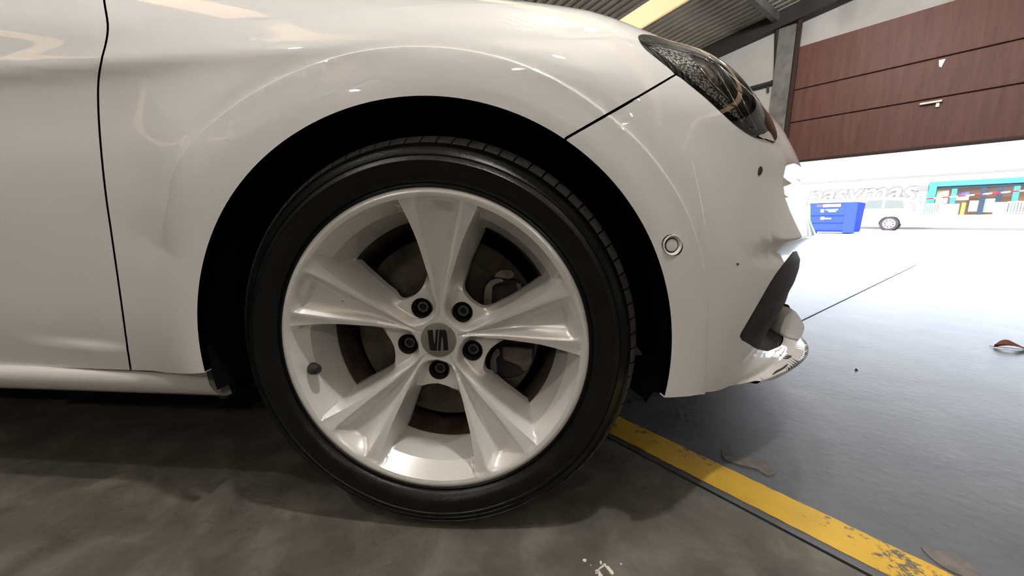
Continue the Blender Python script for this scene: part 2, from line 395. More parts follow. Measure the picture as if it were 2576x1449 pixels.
# added dark shell behind the panels, blackens the gaps and stops stray light
def inner_shell():
    us = np.r_[np.linspace(-1.19, X0, 60), np.linspace(X0, UMAX, 40)[1:]]; vs = np.linspace(.03, 1.95, 60); V = []; F = []
    for u in us:
        q = P(np.full(60, u), vs); n = N(np.full(60, u), vs); V += (q-n*.016).tolist()
    for i in range(len(us)-1):
        for j in range(59):
            q = np.mean([V[i*60+j], V[(i+1)*60+j], V[(i+1)*60+j+1], V[i*60+j+1]], axis=0)
            if math.hypot(q[0], q[2]-.31) < .385 or (q[2] < .27 and abs(q[0]) < .42) or q[2] < (.265 if q[0] < .45 else .27 if q[0] < .62 else .20): continue
            F.append((i*60+j, (i+1)*60+j, (i+1)*60+j+1, i*60+j+1))
    k = len(V); V2 = [[x, 2*Y_MID-y, z] for x, y, z in V]
    mb = MB(); mb.add(V+V2, F+[tuple(a+k for a in f[::-1]) for f in F]); mb.build('inner_shell', M['gap'], car, True)
inner_shell()
# bonnet, lofted across to the other wing
def bonnet():
    us = np.r_[np.linspace(-.7, .58, 40), np.linspace(.6, UMAX, 24)]; n = 25; V = []; F = []
    for u in us:
        a = P(u, V_HOOD)
        for k in range(n):
            s = k/(n-1); y = a[1]+(2*(Y_MID-a[1]))*s; V.append((a[0]+.02*math.sin(PI*s), y, a[2]+.0006+.05*math.sin(PI*s)**.8*min(1, (Y_MID-a[1])*2)))
    for i in range(len(us)-1):
        for k in range(n-1): F.append((i*n+k, i*n+k+1, (i+1)*n+k+1, (i+1)*n+k))
    mb = MB(); mb.add(V, F); mb.build('bonnet', M['paint'], car, True, 60)
bonnet()
# underbody, bulkhead and cabin body so that no light comes through
mb = MB(); mb.box((-1.88, Y_MID, .172), (2.80, 1.52, .05)); mb.build('underbody', M['under'], car)
mb = MB(); mb.box((.58, Y_MID, .262), (.24, .90, .02)); mb.build('undertray', M['under'], car)
mb = MB(); mb.box((0, Y_MID, .27), (.6, .86, .02)); mb.build('subframe', M['under'], car)
mb = MB(); mb.box((-.38, Y_MID, .55), (.02, 1.3, .66)); mb.build('bulkhead', M['under'], car)
mb = MB(); mb.box((.47, Y_MID, .36), (.02, 1.0, .30)); mb.build('radiator_panel', M['under'], car)
mb = MB(); mb.box((-1.23, Y_MID, .62), (.02, 1.60, .70)); mb.build('rear_bulkhead', M['under'], car)
# windscreen and roof (above the frame)
mb = MB(); mb.add([(-.60, .17, .955), (-.60, 2*Y_MID-.17, .955), (-1.25, 2*Y_MID-.32, 1.40), (-1.25, .32, 1.40)], [(0, 1, 2, 3)]); mb.build('windscreen', M['black'], car)
mb = MB(); mb.add([(-.64, .085, .965), (-1.25, .09, 1.0), (-1.25, .31, 1.40)], [(0, 1, 2)]); mb.build('side_window', M['black'], car)
# the rest of the body behind the front door
def rear_body():
    half = [(.07, .20), (.045, .26), (.040, .45), (.038, .62), (.055, .80), (.085, .97), (.10, 1.0), (.30, 1.40), (.45, 1.45), (.62, 1.46)]; prof = half+[(2*Y_MID-y, z) for y, z in half[::-1]]; n = len(prof)
    st = [(-1.215, 1., 0), (-1.8, 1., 0), (-2.4, .985, .01), (-2.9, .95, .03), (-3.2, .86, .06), (-3.32, .74, .10)]; V = []
    for x, zs_, yi in st: V += [(x, y+(yi if y < Y_MID else -yi), .2+(z-.2)*zs_) for y, z in prof]
    F = [(i*n+k, i*n+(k+1) % n, (i+1)*n+(k+1) % n, (i+1)*n+k) for i in range(len(st)-1) for k in range(n)]+[tuple(range(n)), tuple((len(st)-1)*n+k for k in range(n))]
    mb = MB(); mb.add(V, F); o = mb.build('rear_body', M['paint'], car, True, 30)
    mb = MB(); mb.prism([(-1.24, .096, 1.03), (-2.6, .104, 1.03), (-2.35, .27, 1.35), (-1.24, .27, 1.36)], (0, .01, 0)); mb.build('rear_side_window', M['black'], o)
rear_body()
# sill
def sill():
    prof = [(.043, .2445), (.034, .2415), (.029, .235), (.028, .225), (.031, .214), (.036, .205), (.043, .198), (.052, .195), (.06, .195), (.06, .243)]
    xs = np.r_[np.linspace(-1.25, -.5, 16), np.linspace(-.48, -.34, 15)]; V = []; F = []; n = len(prof)
    for x in xs:
        for y, z in prof:
            lim = -.408+.016*max(0, (.245-z)/.05)  # ends in step with the wheel arch
            V.append((min(x, lim), y, z+(.020*float(sst(-.50, -.41, x)) if z > .23 else 0)))
    for i in range(len(xs)-1):
        for k in range(n): F.append((i*n+k, i*n+(k+1) % n, (i+1)*n+(k+1) % n, (i+1)*n+k))
    F.append(tuple(range(n))); F.append(tuple((len(xs)-1)*n+k for k in range(n)))
    mb = MB(); mb.add(V, F); mb.build('side_sill', M['dustwhite'], car, True, 35, 0)
    mb = MB(); mb.add([(x, 2*Y_MID-y, z) for x, y, z in V], F); mb.build('side_sill', M['dustwhite'], car, True, 35, 0)
sill()
# paint chips and the little scrape marks
def blob(px, name='paint_chip', m=None, off=.0006):
    q = [hit(p) for p in cat(px, 3, True)]; skin(name, q, m or M['chip'], car, .004, off=off, edge=0)
blob([(1909, 421), (1915, 419), (1918, 428), (1914, 438), (1908, 442), (1906, 433)])
blob([(1851, 663), (1856, 662), (1859, 665), (1855, 667)])
blob([(1942, 944), (1950, 934), (1965, 926), (1982, 915), (1976, 925), (1960, 935)])
blob([(1960, 893), (1975, 893), (1992, 896), (1985, 902), (1976, 904), (1966, 899)])
# parking sensor
def sensor():
    c = P(*SENS); n = N(*SENS); t = np.cross(n, [0, 0, 1]); t /= np.linalg.norm(t); b = np.cross(t, n)
    def ring(prof, name, m, par):
        k = 36; V = []; F = []; L = len(prof)
        for i in range(k):
            a = 2*PI*i/k
            for r, h in prof: V.append(c+(t*math.cos(a)+b*math.sin(a))*r+n*h)
        for i in range(k):
            for j in range(L-1): F.append((i*L+j, ((i+1) % k)*L+j, ((i+1) % k)*L+j+1, i*L+j+1))
        if prof[-1][0] < .012: F.append(tuple(i*L+L-1 for i in range(k)))
        mb = MB(); mb.add(V, F); return mb.build(name, m, par, True, 30)
    s = ring([(.0146, -.008), (.0146, .0005), (.0136, .0012), (.0126, .0006), (.0105, -.0022), (.0102, -.006)], 'parking_sensor', M['paint'], car)
    ring([(.0101, -.006), (.0101, -.0028), (.0099, -.0026)], 'sensor_seal', M['gap'], s)
    ring([(.0086, -.008), (.0086, -.0014), (.0082, -.0008), (.0079, -.0007)], 'sensor_face', M['paint'], s)
    ring([(.0108, -.0062), (.0085, -.0062)], 'sensor_gap', M['gap'], s)
sensor()
# ------------------------------------------------------------------ headlight
M['silver'] = mat('silver_trim', (.66, .65, .66), .28, .5, .5)
def glass_mat(name, tint=(.9, .9, .9), ior=1.5, rough=.0):
    m = bpy.data.materials.new(name); m.use_nodes = True; nt = m.node_tree; nt.nodes.remove(nt.nodes['Principled BSDF'])
    out = nt.nodes['Material Output']; tr = nt.nodes.new('ShaderNodeBsdfTransparent'); gl = nt.nodes.new('ShaderNodeBsdfGlossy'); fr = nt.nodes.new('ShaderNodeFresnel'); mx = nt.nodes.new('ShaderNodeMixShader')
    tr.inputs[0].default_value = (*tint, 1); gl.inputs['Roughness'].default_value = rough; fr.inputs[0].default_value = ior
    nt.links.new(fr.outputs[0], mx.inputs[0]); nt.links.new(tr.outputs[0], mx.inputs[1]); nt.links.new(gl.outputs[0], mx.inputs[2]); nt.links.new(mx.outputs[0], out.inputs[0]); return m
M['lens'] = glass_mat('headlight_lens', (.93, .93, .92), 1.6, .01)
M['hl_dark'] = mat('headlight_housing', (.05, .048, .046), .3, .3)
M['hl_trim'] = mat('headlight_smoked_trim', (.20, .15, .13), .3, .3)
M['facet'] = mat('faceted_reflector', (.62, .60, .57), .25, .25)
_nt = M['facet'].node_tree; _vo = _nt.nodes.new('ShaderNodeTexVoronoi'); _vo.inputs['Scale'].default_value = 210; _tc = _nt.nodes.new('ShaderNodeTexCoord'); _nt.links.new(_tc.outputs['Object'], _vo.inputs['Vector'])
_cr = _nt.nodes.new('ShaderNodeValToRGB'); _cr.color_ramp.elements[0].position = .42; _cr.color_ramp.elements[0].color = (.86, .84, .80, 1); _cr.color_ramp.elements[1].position = .60; _cr.color_ramp.elements[1].color = (.10, .10, .09, 1)
_nt.links.new(_vo.outputs['Distance'], _cr.inputs[0]); _nt.links.new(_cr.outputs[0], _nt.nodes['Principled BSDF'].inputs['Base Color'])
_bp = _nt.nodes.new('ShaderNodeBump'); _bp.inputs['Strength'].default_value = .9; _bp.inputs['Distance'].default_value = .004; _bp.invert = True
_nt.links.new(_vo.outputs['Distance'], _bp.inputs['Height']); _nt.links.new(_bp.outputs[0], _nt.nodes['Principled BSDF'].inputs['Normal'])
hl = skin('headlight', hl_poly, M['hl_dark'], car, .012, off=-.022, edge=0, mirror=True, label='slim headlight with faceted running-light strip')
skin('headlight_lens', hl_poly, M['lens'], hl, .010, off=.0005, edge=0, label='clear headlight lens')
_rim_in = [hit(p) for p in cat([(1614, 97), (1632, 118), (1668, 146), (1706, 178), (1746, 210), (1781, 239), (1816, 271), (1851, 303), (1878, 323), (1905, 338)], 3)]
skin('headlight_rim', hl_low[:30] + _rim_in[::-1], M['black'], hl, .008, off=-.001, edge=.004)
FAC = [(1634, 117), (1655, 116), (1680, 121), (1712, 130), (1732, 138), (1755, 170), (1778, 202), (1798, 223), (1817, 242), (1834, 258), (1856, 284), (1872, 303), (1864, 307), (1845, 291), (1828, 276), (1797, 251), (1766, 225), (1735, 197), (1703, 169), (1670, 142)]
skin('reflector_strip', [hit_off(p, -.006) for p in FAC], M['facet'], hl, .006, off=-.006, edge=.010, label='sparkling faceted reflector strip')
def skin_tube(px, r, name, m, off, par):
    pts = [P(*hit_off(p, off), off) for p in cat(px, 4)]; mb = MB(); mb.tube(pts, r, 10); return mb.build(name, m, par, True, 60)
skin_tube([(1628, 112), (1675, 117), (1714, 127), (1736, 137), (1766, 178), (1800, 219), (1836, 254)], .0013, 'chrome_strip', M['chrome'], -.005, hl)
skin_tube([(1745, 137), (1775, 150), (1800, 175), (1830, 226), (1862, 285), (1893, 322)], .0016, 'chrome_strip', M['chrome'], -.006, hl)
skin_tube([(1620, 100), (1660, 105), (1715, 118), (1760, 134), (1795, 153), (1832, 192), (1862, 242), (1890, 300), (1904, 328)], .0014, 'chrome_strip', M['chrome'], -.004, hl)
skin('smoked_panel', [hit_off(p, -.010) for p in [(1738, 142), (1765, 150), (1788, 172), (1812, 215), (1842, 262), (1880, 318), (1872, 318), (1835, 268), (1800, 232), (1765, 190)]], M['hl_trim'], hl, .008, off=-.010, edge=.006)
skin('projector_panel', [hit_off(p, -.008) for p in [(1792, 160), (1812, 172), (1838, 208), (1864, 256), (1894, 315), (1888, 317), (1862, 272), (1832, 222), (1806, 182)]], M['hl_dark'], hl, .008, off=-.008, edge=.008)
skin('upper_reflector', [hit_off(p, -.009) for p in [(1655, 112), (1700, 120), (1735, 131), (1775, 144), (1800, 160), (1815, 172), (1790, 155), (1760, 139), (1720, 121), (1680, 111)]], M['silver'], hl, .006, off=-.009, edge=.005)
# bright bezel at the inner corner and the fog-lamp piece
skin('corner_bezel', [hit(p) for p in [(1905, 343), (1918, 338), (1930, 330), (1940, 340), (1948, 358), (1932, 353), (1918, 350)]], M['chrome'], hl, .006, off=.0015, edge=.003)

# ------------------------------------------------------------------ wheel
HUB = np.array([0, 0, .31]); R = .24; PH = math.radians(49.4)
def face_y(r): return .049*(1-np.clip(r, 0, 1)**1.5)
def alloy():
    fr = [(.345, .892), (.292, .66), (.222, .46), (.178, .335), (.125, .205), (.078, .160), (0., .143)]
    left = [(-x, y) for x, y in fr]
    arc = [(.957*math.sin(a), .957*math.cos(a)) for a in np.linspace(math.radians(21.1), -math.radians(21.1), 24)]
    side_r = cat(fr[::-1], 6); side_l = cat(left, 6)
    Wf = np.array([tuple(p) for p in side_r] + arc[1:-1] + [tuple(p) for p in side_l][:-1])
    br = [(.262, .792), (.228, .66), (.188, .52), (.140, .42), (.085, .365), (0., .347)]
    barc = [(.835*math.sin(a), .835*math.cos(a)) for a in np.linspace(math.radians(18.3), -math.radians(18.3), 20)]
    bl = [(-x, y) for x, y in br]
    Wb = np.array([tuple(p) for p in cat(br[::-1], 6)] + barc[1:-1] + [tuple(p) for p in cat(bl, 6)][:-1])
    HWR = np.array([.14, .18, .3, .4, .55, .75, .9, .97, 1.]); HWX = np.array([.003, .006, .020, .036, .068, .112, .140, .151, .155])
    def groove_line(sgn, k=1.):
        out = []
        for r in np.linspace(.18, .965, 50):
            w = np.interp(r, HWR, HWX)*k; a = math.radians(36)*sgn; out.append((r*math.sin(a)-sgn*w*math.cos(a), r*math.cos(a)+sgn*w*math.sin(a)*sgn))
        return np.array(out)
    S36 = math.radians(36)
    outer = [(math.sin(a), math.cos(a)) for a in np.linspace(-S36, S36, 60)]
    inner = [(.122*math.sin(a), .122*math.cos(a)) for a in np.linspace(S36, -S36, 14)]
    edge_r = [(r*math.sin(S36), r*math.cos(S36)) for r in np.linspace(1, .122, 60)[1:-1]]
    edge_l = [(-x, y) for x, y in edge_r][::-1]
    B = np.array(outer+edge_r+inner+edge_l)
    BC = np.array([0, .247]); BR = .072
    pocket = np.array([(BC[0]+BR*math.cos(a), BC[1]+BR*math.sin(a)) for a in np.linspace(0, 2*PI, 30, endpoint=False)])
    ring1 = np.array([(.982*math.sin(a), .982*math.cos(a)) for a in np.linspace(-S36, S36, 60)])
    pts = [B]; ed = []; k = 0
    def loop(c, closed=True):
        nonlocal k
        n = len(c); ed.extend([(k+i, k+(i+1) % n) for i in range(n if closed else n-1)]); k += n
    loop(B)
    gls = [groove_line(1), groove_line(-1)]
    wall_mid = [Wf*(1-t)+0 for t in ()]
    Wm = np.array([(.893*math.sin(a), .893*math.cos(a)) for a in np.linspace(math.radians(19.2), -math.radians(19.2), 24)])
    for c, cl in ((Wf, True), (Wb, True), (pocket, True), (gls[0], False), (gls[1], False), (Wm, False)): pts.append(c); loop(c, cl)
    sp = .0115; gx, gy = np.meshgrid(np.arange(-.62, .62, sp), np.arange(.1, 1.0, sp)); G = np.c_[gx.ravel(), gy.ravel()]; G = G[in_poly(G, B)]
    for c in (B, Wf, Wb, pocket): G = G[seg_dist(G, c) > .0045]
    for c in gls+[Wm]: G = G[seg_dist(G, c, False) > .0045]
    G = G[~in_poly(G, Wb)]; G = G[~in_poly(G, pocket)]
    pts.append(G); A = np.concatenate(pts)
    vo, eo, fo, ov, oe, of = delaunay_2d_cdt([Vector(p) for p in A], ed, [], 0, 1e-6, True)
    Q = np.array([tuple(p) for p in vo]); F = np.array([f for f in fo if len(f) == 3]); C = Q[F].mean(1)
    keep = in_poly(C, B) & ~in_poly(C, Wb) & ~in_poly(C, pocket); F = F[keep]
    rr = np.hypot(Q[:, 0], Q[:, 1]); fy = face_y(rr)
    fy = fy+.004*(1-sst(.12, .19, rr))*0
    df = seg_dist(Q, Wf); db = seg_dist(Q, Wb); inside = in_poly(Q, Wf) & (df > 1e-6)
    t = df/(df+db+1e-9); aw = np.abs(np.degrees(np.arctan2(Q[:, 0], Q[:, 1]))); t = np.where((rr > .835) & (aw < 19.3), np.interp(rr, [.835, .893, .957], [1., .34, 0.]), t); w = sst(.36, .50, rr)
    yw = fy + w*t*(.088-fy) + (1-w)*(.020*sst(0, .045, df)+.004*sst(.05, .10, df)*0)
    y = np.where(inside, yw, fy)
    a = np.arctan2(Q[:, 0], Q[:, 1]); lat = rr*np.abs(np.sin(np.abs(a)-S36)); hw = np.interp(rr, HWR, HWX); s = lat/hw
    dep = .0175*(1-sst(.885, .966, rr))*sst(.12, .60, rr)+.0015*(1-sst(.9, .966, rr))
    gmask = (s < 1) & (~inside) & (rr > .15) & (rr < .968)
    y = np.where(gmask, y+dep*np.clip(1-s**2.6, 0, 1), y)
    # ribs lean a touch towards the window
    rib = (~inside) & (s >= 1) & (rr < .95); y = np.where(rib, y+.0022*np.clip((s-1)*hw/.06, 0, 1)*sst(.2, .5, rr), y)
    y = y+.003*sst(.985, 1.0, rr)
    V3 = []; FF = []; flags = []
    fl1 = (df < 1e-5)*1 + (seg_dist(Q, Wb) < 1e-5)*2 + ((np.minimum(seg_dist(Q, gls[0], False), seg_dist(Q, gls[1], False)) < 1e-5) & (rr > .42))*4 + (seg_dist(Q, Wm, False) < 1e-5)*8
    idx = {}
    for new, olds in enumerate(ov):
        for o_ in olds: idx[o_] = new
    n0 = len(B); nf = len(Wf); nb = len(Wb)
    lb = [idx[n0+nf+i] for i in range(nb)]; lpk = [idx[n0+nf+nb+i] for i in range(len(pocket))]
    for kx in range(5):
        rot = PH+kx*2*PI/5-PI/2; c, s_ = math.cos(rot), math.sin(rot); off = len(V3)
        flags += fl1.tolist()
        for (x, z), yy in zip(Q, y): V3.append((R*(x*c-z*s_), yy, HUB[2]+R*(x*s_+z*c)))
        for f in F:
            p = [V3[off+i] for i in f]; nn = np.cross(np.subtract(p[1], p[0]), np.subtract(p[2], p[0])); f = tuple(int(i)+off for i in f)
            FF.append(f if nn[1] < 0 else f[::-1])
        e0 = len(V3)
        for i in lb:
            flags += [2, 2]; x, z = Q[i]*1.0; V3.append((R*(x*c-z*s_), y[i], HUB[2]+R*(x*s_+z*c))); x, z = (Q[i]-[0, .6])*.985+[0, .6]; V3.append((R*(x*c-z*s_), y[i]+.016, HUB[2]+R*(x*s_+z*c)))
        for j in range(nb): FF.append((e0+2*j, e0+2*((j+1) % nb), e0+2*((j+1) % nb)+1, e0+2*j+1))
    me = bpy.data.meshes.new('alloy_wheel'); me.from_pydata(V3, [], FF); me.update()
    import bmesh
    for p in me.polygons: p.use_smooth = True
    bm = bmesh.new(); bm.from_mesh(me); ly = bm.verts.layers.int.new('ln'); bm.verts.ensure_lookup_table()
    for v_, f_ in zip(bm.verts, flags): v_[ly] = f_
    bmesh.ops.remove_doubles(bm, verts=bm.verts, dist=2e-5)
    for e_ in bm.edges:
        a_, b_ = e_.verts[0][ly], e_.verts[1][ly]
        if a_ & b_: e_.smooth = False
    bm.to_mesh(me); bm.free(); me.materials.append(M['alloy'])
    o = bpy.data.objects.new('alloy_wheel', me); link(o, car); o['label'] = 'silver five-spoke alloy wheel'
    # rim lip and barrel
    mb = MB(); mb.lathe_y([(.2393, .0028), (.2415, .0036), (.2432, .006), (.2434, .011), (.241, .015), (.236, .017)], 144, HUB); mb.build('rim_flange', M['alloy'], o, True, 60)
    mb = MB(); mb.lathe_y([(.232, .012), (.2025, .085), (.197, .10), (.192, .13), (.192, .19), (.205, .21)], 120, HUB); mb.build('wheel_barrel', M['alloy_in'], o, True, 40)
    # bolts
    pk = MB(); r0 = .247*R; 
    for kx in range(5):
        a = PH+kx*2*PI/5; cx, cz = r0*math.cos(a), HUB[2]+r0*math.sin(a); yp = float(face_y(.247))+.018
        mb = MB(); mb.lathe_y([(.0176, yp-.001), (.0166, yp+.002), (.0155, yp+.014), (.0150, yp+.022), (.004, yp+.022)], 30, (cx, 0, cz)); mb.build('bolt_pocket', M['pocket'], o, True, 40)
        mb = MB(); mb.lathe_y([(.0105, yp+.022), (.0105, yp+.010), (.0092, yp+.0075), (.0062, yp+.0075), (.0058, yp+.009), (.0056, yp+.020), (.0001, yp+.020)], 6 if False else 24, (cx, 0, cz)); mb.build('wheel_bolt', M['bolt'], o, True, 40)
        mb = MB(); mb.lathe_y([(.0058, yp+.0115), (.0001, yp+.0115)], 6, (cx, 0, cz)); mb.build('bolt_socket', M['black'], o)
    yc = .0462
    mb = MB(); mb.lathe_y([(.0300, yc+.012), (.0300, yc+.0005), (.0294, yc-.0008), (.0280, yc-.0012), (.0001, yc-.0016)], 64, HUB); mb.build('hub_cap', M['cap'], o, True, 30)
    mb = MB(); mb.lathe_y([(.0312, yc+.010), (.0312, yc+.0014), (.0299, yc+.0014)], 64, HUB); mb.build('cap_groove', M['gap'], o, True)
    # emblem, traced at its own size on the cap
    k12 = 12.075; s_ = (.0293*2)/(1095/1.0)
    def emb(pts):
        P3 = [(HUB[0]+(x-722)*s_, yc-.0022, HUB[2]-(y_-687)*s_) for x, y_ in pts]; mb = MB(); mb.prism(P3, (0, .0012, 0)); mb.build('emblem', M['black'], o)
    emb([(402, 390), (408, 372), (425, 364), (563, 356), (572, 560), (585, 760), (594, 804), (612, 804), (622, 760), (640, 560), (660, 350), (740, 345), (704, 680), (668, 1028), (520, 1030), (480, 1018), (455, 985), (443, 940), (420, 660)])
    emb([(776, 347), (930, 345), (965, 356), (988, 388), (1000, 435), (1020, 660), (1034, 985), (1030, 1000), (1012, 1006), (882, 1014), (882, 800), (868, 620), (856, 575), (842, 566), (836, 590), (822, 720), (785, 1024), (705, 1024), (740, 680)])
    # valve
    d = ray((792, 928)); q = CAM+d*((.021-CAM[1])/d[1]); rd = np.array([q[0], 0, q[2]-HUB[2]]); rd /= np.linalg.norm(rd)
    mb = MB(); mb.tube([q+rd*.012+np.array([0, .012, 0]), q+rd*.002, q-rd*.006-np.array([0, .004, 0]), q-rd*.012-np.array([0, .008, 0])], [.0095, .0095, .0085, .005], 14); mb.build('valve', M['trim'], o, True, 50)
    return o
wheel = alloy()
# ------------------------------------------------------------------ tyre
def tyre():
    prof = [(.236, .060), (.2375, .022), (.2395, .012), (.2425, .007), (.2455, .0045), (.2475, .0055), (.2490, .0058), (.2510, .0015), (.2560, -.0035), (.2640, -.0070), (.2740, -.0085), (.2775, -.0088), (.2785, -.0100), (.2800, -.0088), (.2860, -.0066), (.2868, -.0078), (.2880, -.0062), (.2950, -.0020), (.2990, .0012), (.3000, .0005), (.3012, .0028), (.3050, .0075), (.3085, .0130), (.3118, .0190), (.3140, .0270), (.3150, .040), (.3155, .06), (.3105, .062), (.3105, .070), (.3160, .072), (.3165, .10), (.3105, .102), (.3105, .112), (.3165, .114), (.3155, .15), (.3105, .152), (.3105, .160), (.315, .162), (.312, .19), (.300, .212), (.27, .222), (.236, .20)]
    mb = MB(); mb.lathe_y(prof, 180, HUB)
    mb.v = [(x+(.010*max(0, (.05-z)/.05)*(1 if z < .05 else 0))*0, y-(.006*max(0, (.06-z)/.06) if y < .02 else 0), max(z, .0)) for x, y, z in mb.v]
    o = mb.build('tyre', M['rubber'], car, True, 32); o['label'] = 'black low-profile tyre with worn shoulder blocks'
    n = 84
    dth = 2*PI/n; h = dth*.44
    secs = [(.3050, .0066), (.3098, .0120), (.3145, .0185), (.3178, .0265), (.3192, .0360), (.3197, .056), (.3120, .056), (.3060, .020)]
    V = []; m = len(secs); st = 4
    for i in range(st+1):
        a = -h+2*h*i/st
        for j, (r, y) in enumerate(secs):
            sk = .0*j; V.append((r*math.sin(a+.012*(j/m)), y, r*math.cos(a+.012*(j/m))))
    F = [(i*m+j, i*m+(j+1) % m, (i+1)*m+(j+1) % m, (i+1)*m+j) for i in range(st) for j in range(m)] + [tuple(range(m)), tuple(st*m+j for j in range(m))]
    mb = MB(); mb.add(V, F); b0 = mb.build('tread_block', M['tread'], o, True, 35)
    for i in range(n):
        a = i*dth+.02
        if math.cos(a) < -.965: continue         # flattened where the tyre meets the floor
        b = b0 if i == 0 else b0.copy()
        if i: link(b, o)
        b.rotation_euler = (0, a, 0); b.location = HUB
    return o
tyre()
# rear wheel on this side
mb = MB(); mb.lathe_y([(.355, .031), (.001, .031)], 48, (-2.66, 0, .31)); mb.v = [(x, y, max(z, .2)) for x, y, z in mb.v]; mb.build('arch_gap_disc', M['liner'], car)  # black disc laid on the panel to stand for the dark arch gap
for s_ in [o for o in car.children if o.name in ('tyre', 'alloy_wheel')]:
    c_ = s_.copy(); link(c_, car); c_.location = (-2.66, .012, 0)
# ------------------------------------------------------------------ brake, liner
def at_y(p, y):
    d = ray(p); return CAM+d*((y-CAM[1])/d[1])
q = at_y((1090, 1033), .115); RD = float(np.linalg.norm((q-HUB)[[0, 2]]))
mb = MB(); mb.lathe_y([(.062, .098), (.07, .112), (.072, .115), (RD-.001, .115), (RD, .116), (RD, .138), (RD-.001, .139), (.07, .139)], 96, HUB); bd = mb.build('brake_disc', M['disc'], car, True, 30); bd['label'] = 'worn grey brake disc behind the spokes'
mb = MB(); mb.lathe_y([(.001, .09), (.062, .09), (.066, .10), (.066, .12)], 48, HUB); mb.build('disc_hat', M['disc'], bd, True, 30)
def prism_px(pxs, y, dy, name, m, par, bev=.002):
    mb = MB(); mb.prism([at_y(p, y) for p in pxs], (0, dy, 0)); return mb.build(name, m, par, False, 30, bev)
cal = prism_px(cat([(1245, 700), (1222, 712), (1217, 735), (1218, 800), (1226, 870), (1240, 945), (1300, 950), (1330, 925), (1345, 870), (1335, 760), (1318, 715), (1285, 700)], 3, True), .112, .07, 'brake_caliper', M['trim'], car, .004); cal['label'] = 'dusty brake caliper at the front edge of the disc'
prism_px([(1243, 697), (1250, 685), (1262, 679), (1285, 680), (1295, 688), (1292, 697), (1280, 703), (1262, 700)], .096, .03, 'caliper_bracket', M['caliper'], cal)
prism_px(cat([(1262, 702), (1246, 702), (1228, 711), (1219, 730), (1218, 770), (1236, 772), (1237, 730), (1245, 716), (1266, 709)], 3, True), .098, .03, 'caliper_bracket', M['caliper'], cal)
prism_px([(1260, 872), (1342, 876), (1340, 912), (1328, 932), (1318, 938), (1306, 922), (1270, 908), (1262, 900)], .100, .03, 'caliper_body', M['caliper'], cal, .004)
prism_px(cat([(1252, 876), (1238, 890), (1232, 915), (1236, 942), (1246, 950), (1249, 930), (1247, 905), (1258, 890)], 3, True), .098, .03, 'caliper_bracket', M['caliper'], cal)
prism_px([(1298, 712), (1312, 716), (1314, 730), (1302, 738)], .10, .03, 'bleed_screw', M['caliper'], cal)
mb = MB(); mb.lathe_y([(.374, .004), (.374, .27), (.02, .275)], 72, HUB, a0=-.16, a1=PI+.22); mb.build('arch_liner', M['liner'], car, True, 50)
mb = MB(); mb.lathe_y([(.36, .31), (.02, .31)], 48, HUB, a0=-PI, a1=PI); mb.build('inner_arch_wall', M['liner'], car)
prism_px([(1572, 968), (1596, 985), (1616, 1000), (1624, 1013), (1631, 1003), (1645, 985), (1668, 992), (1690, 985), (1690, 900), (1600, 900)], .075, .012, 'liner_flap', M['liner'], car, 0)
M['mud'] = mat('muddy_plastic', (.045, .038, .033), .8)
prism_px([(548, 965), (562, 958), (572, 966), (574, 995), (566, 1006), (552, 1003), (543, 995)], .07, .02, 'sill_end_clip', M['mud'], car, .003)
mb = MB(); mb.tube([(0, .13, .31), (0, 1.66, .31)], .03, 12); mb.build('axle', M['under'], car)
# far-side wheel, simple, seen only under the car
mb = MB(); mb.lathe_y([(.02, 1.60), (.30, 1.60), (.317, 1.62), (.317, 1.77), (.30, 1.79), (.02, 1.79)], 48, HUB); mb.v = [(x, y, max(z, 0)) for x, y, z in mb.v]; mb.build('tyre', M['rubber'], car, True, 30)
# fog-lamp surround under the intake
q0 = np.array(P(.80, at_v(.80, .26)))
def fog():
    pts = [(1944, 842), (1946, 826), (1958, 793), (1972, 781), (1988, 775), (2002, 794), (2014, 814), (2017, 827), (2010, 848), (2003, 860), (1975, 855)]
    C = []
    for p in pts:
        d = ray(p); t = (.43-CAM[1]-.0)/d[1]; C.append(CAM+d*t)
    n = len(C); cen = np.mean(C, 0); mb = MB(); bk = [c+np.array([-.02, .16, .0]) for c in C]; fr = [cen+(c-cen)*1. for c in C]; top = [cen+(c-cen)*.82+np.array([.004, -.012, .004]) for c in C]
    mb.add(fr+bk+top, [(i, (i+1) % n, n+(i+1) % n, n+i) for i in range(n)]+[(i, 2*n+i, 2*n+(i+1) % n, (i+1) % n) for i in range(n)]+[tuple(range(2*n, 3*n))])
    o = mb.build('fog_lamp_surround', M['paint'], car, True, 35); o['label'] = 'pale silver fin in the lower air intake'
    mb = MB(); mb.prism([(.0+x, y, z) for x, y, z in [CAM+ray(p)*((.45-CAM[1])/ray(p)[1]) for p in [(1962, 790), (1974, 772), (1985, 766), (1990, 776), (1972, 786)]]], (0, .1, 0)); mb.build('intake_fin', M['trim2'], o, bevel=.003)
fog()
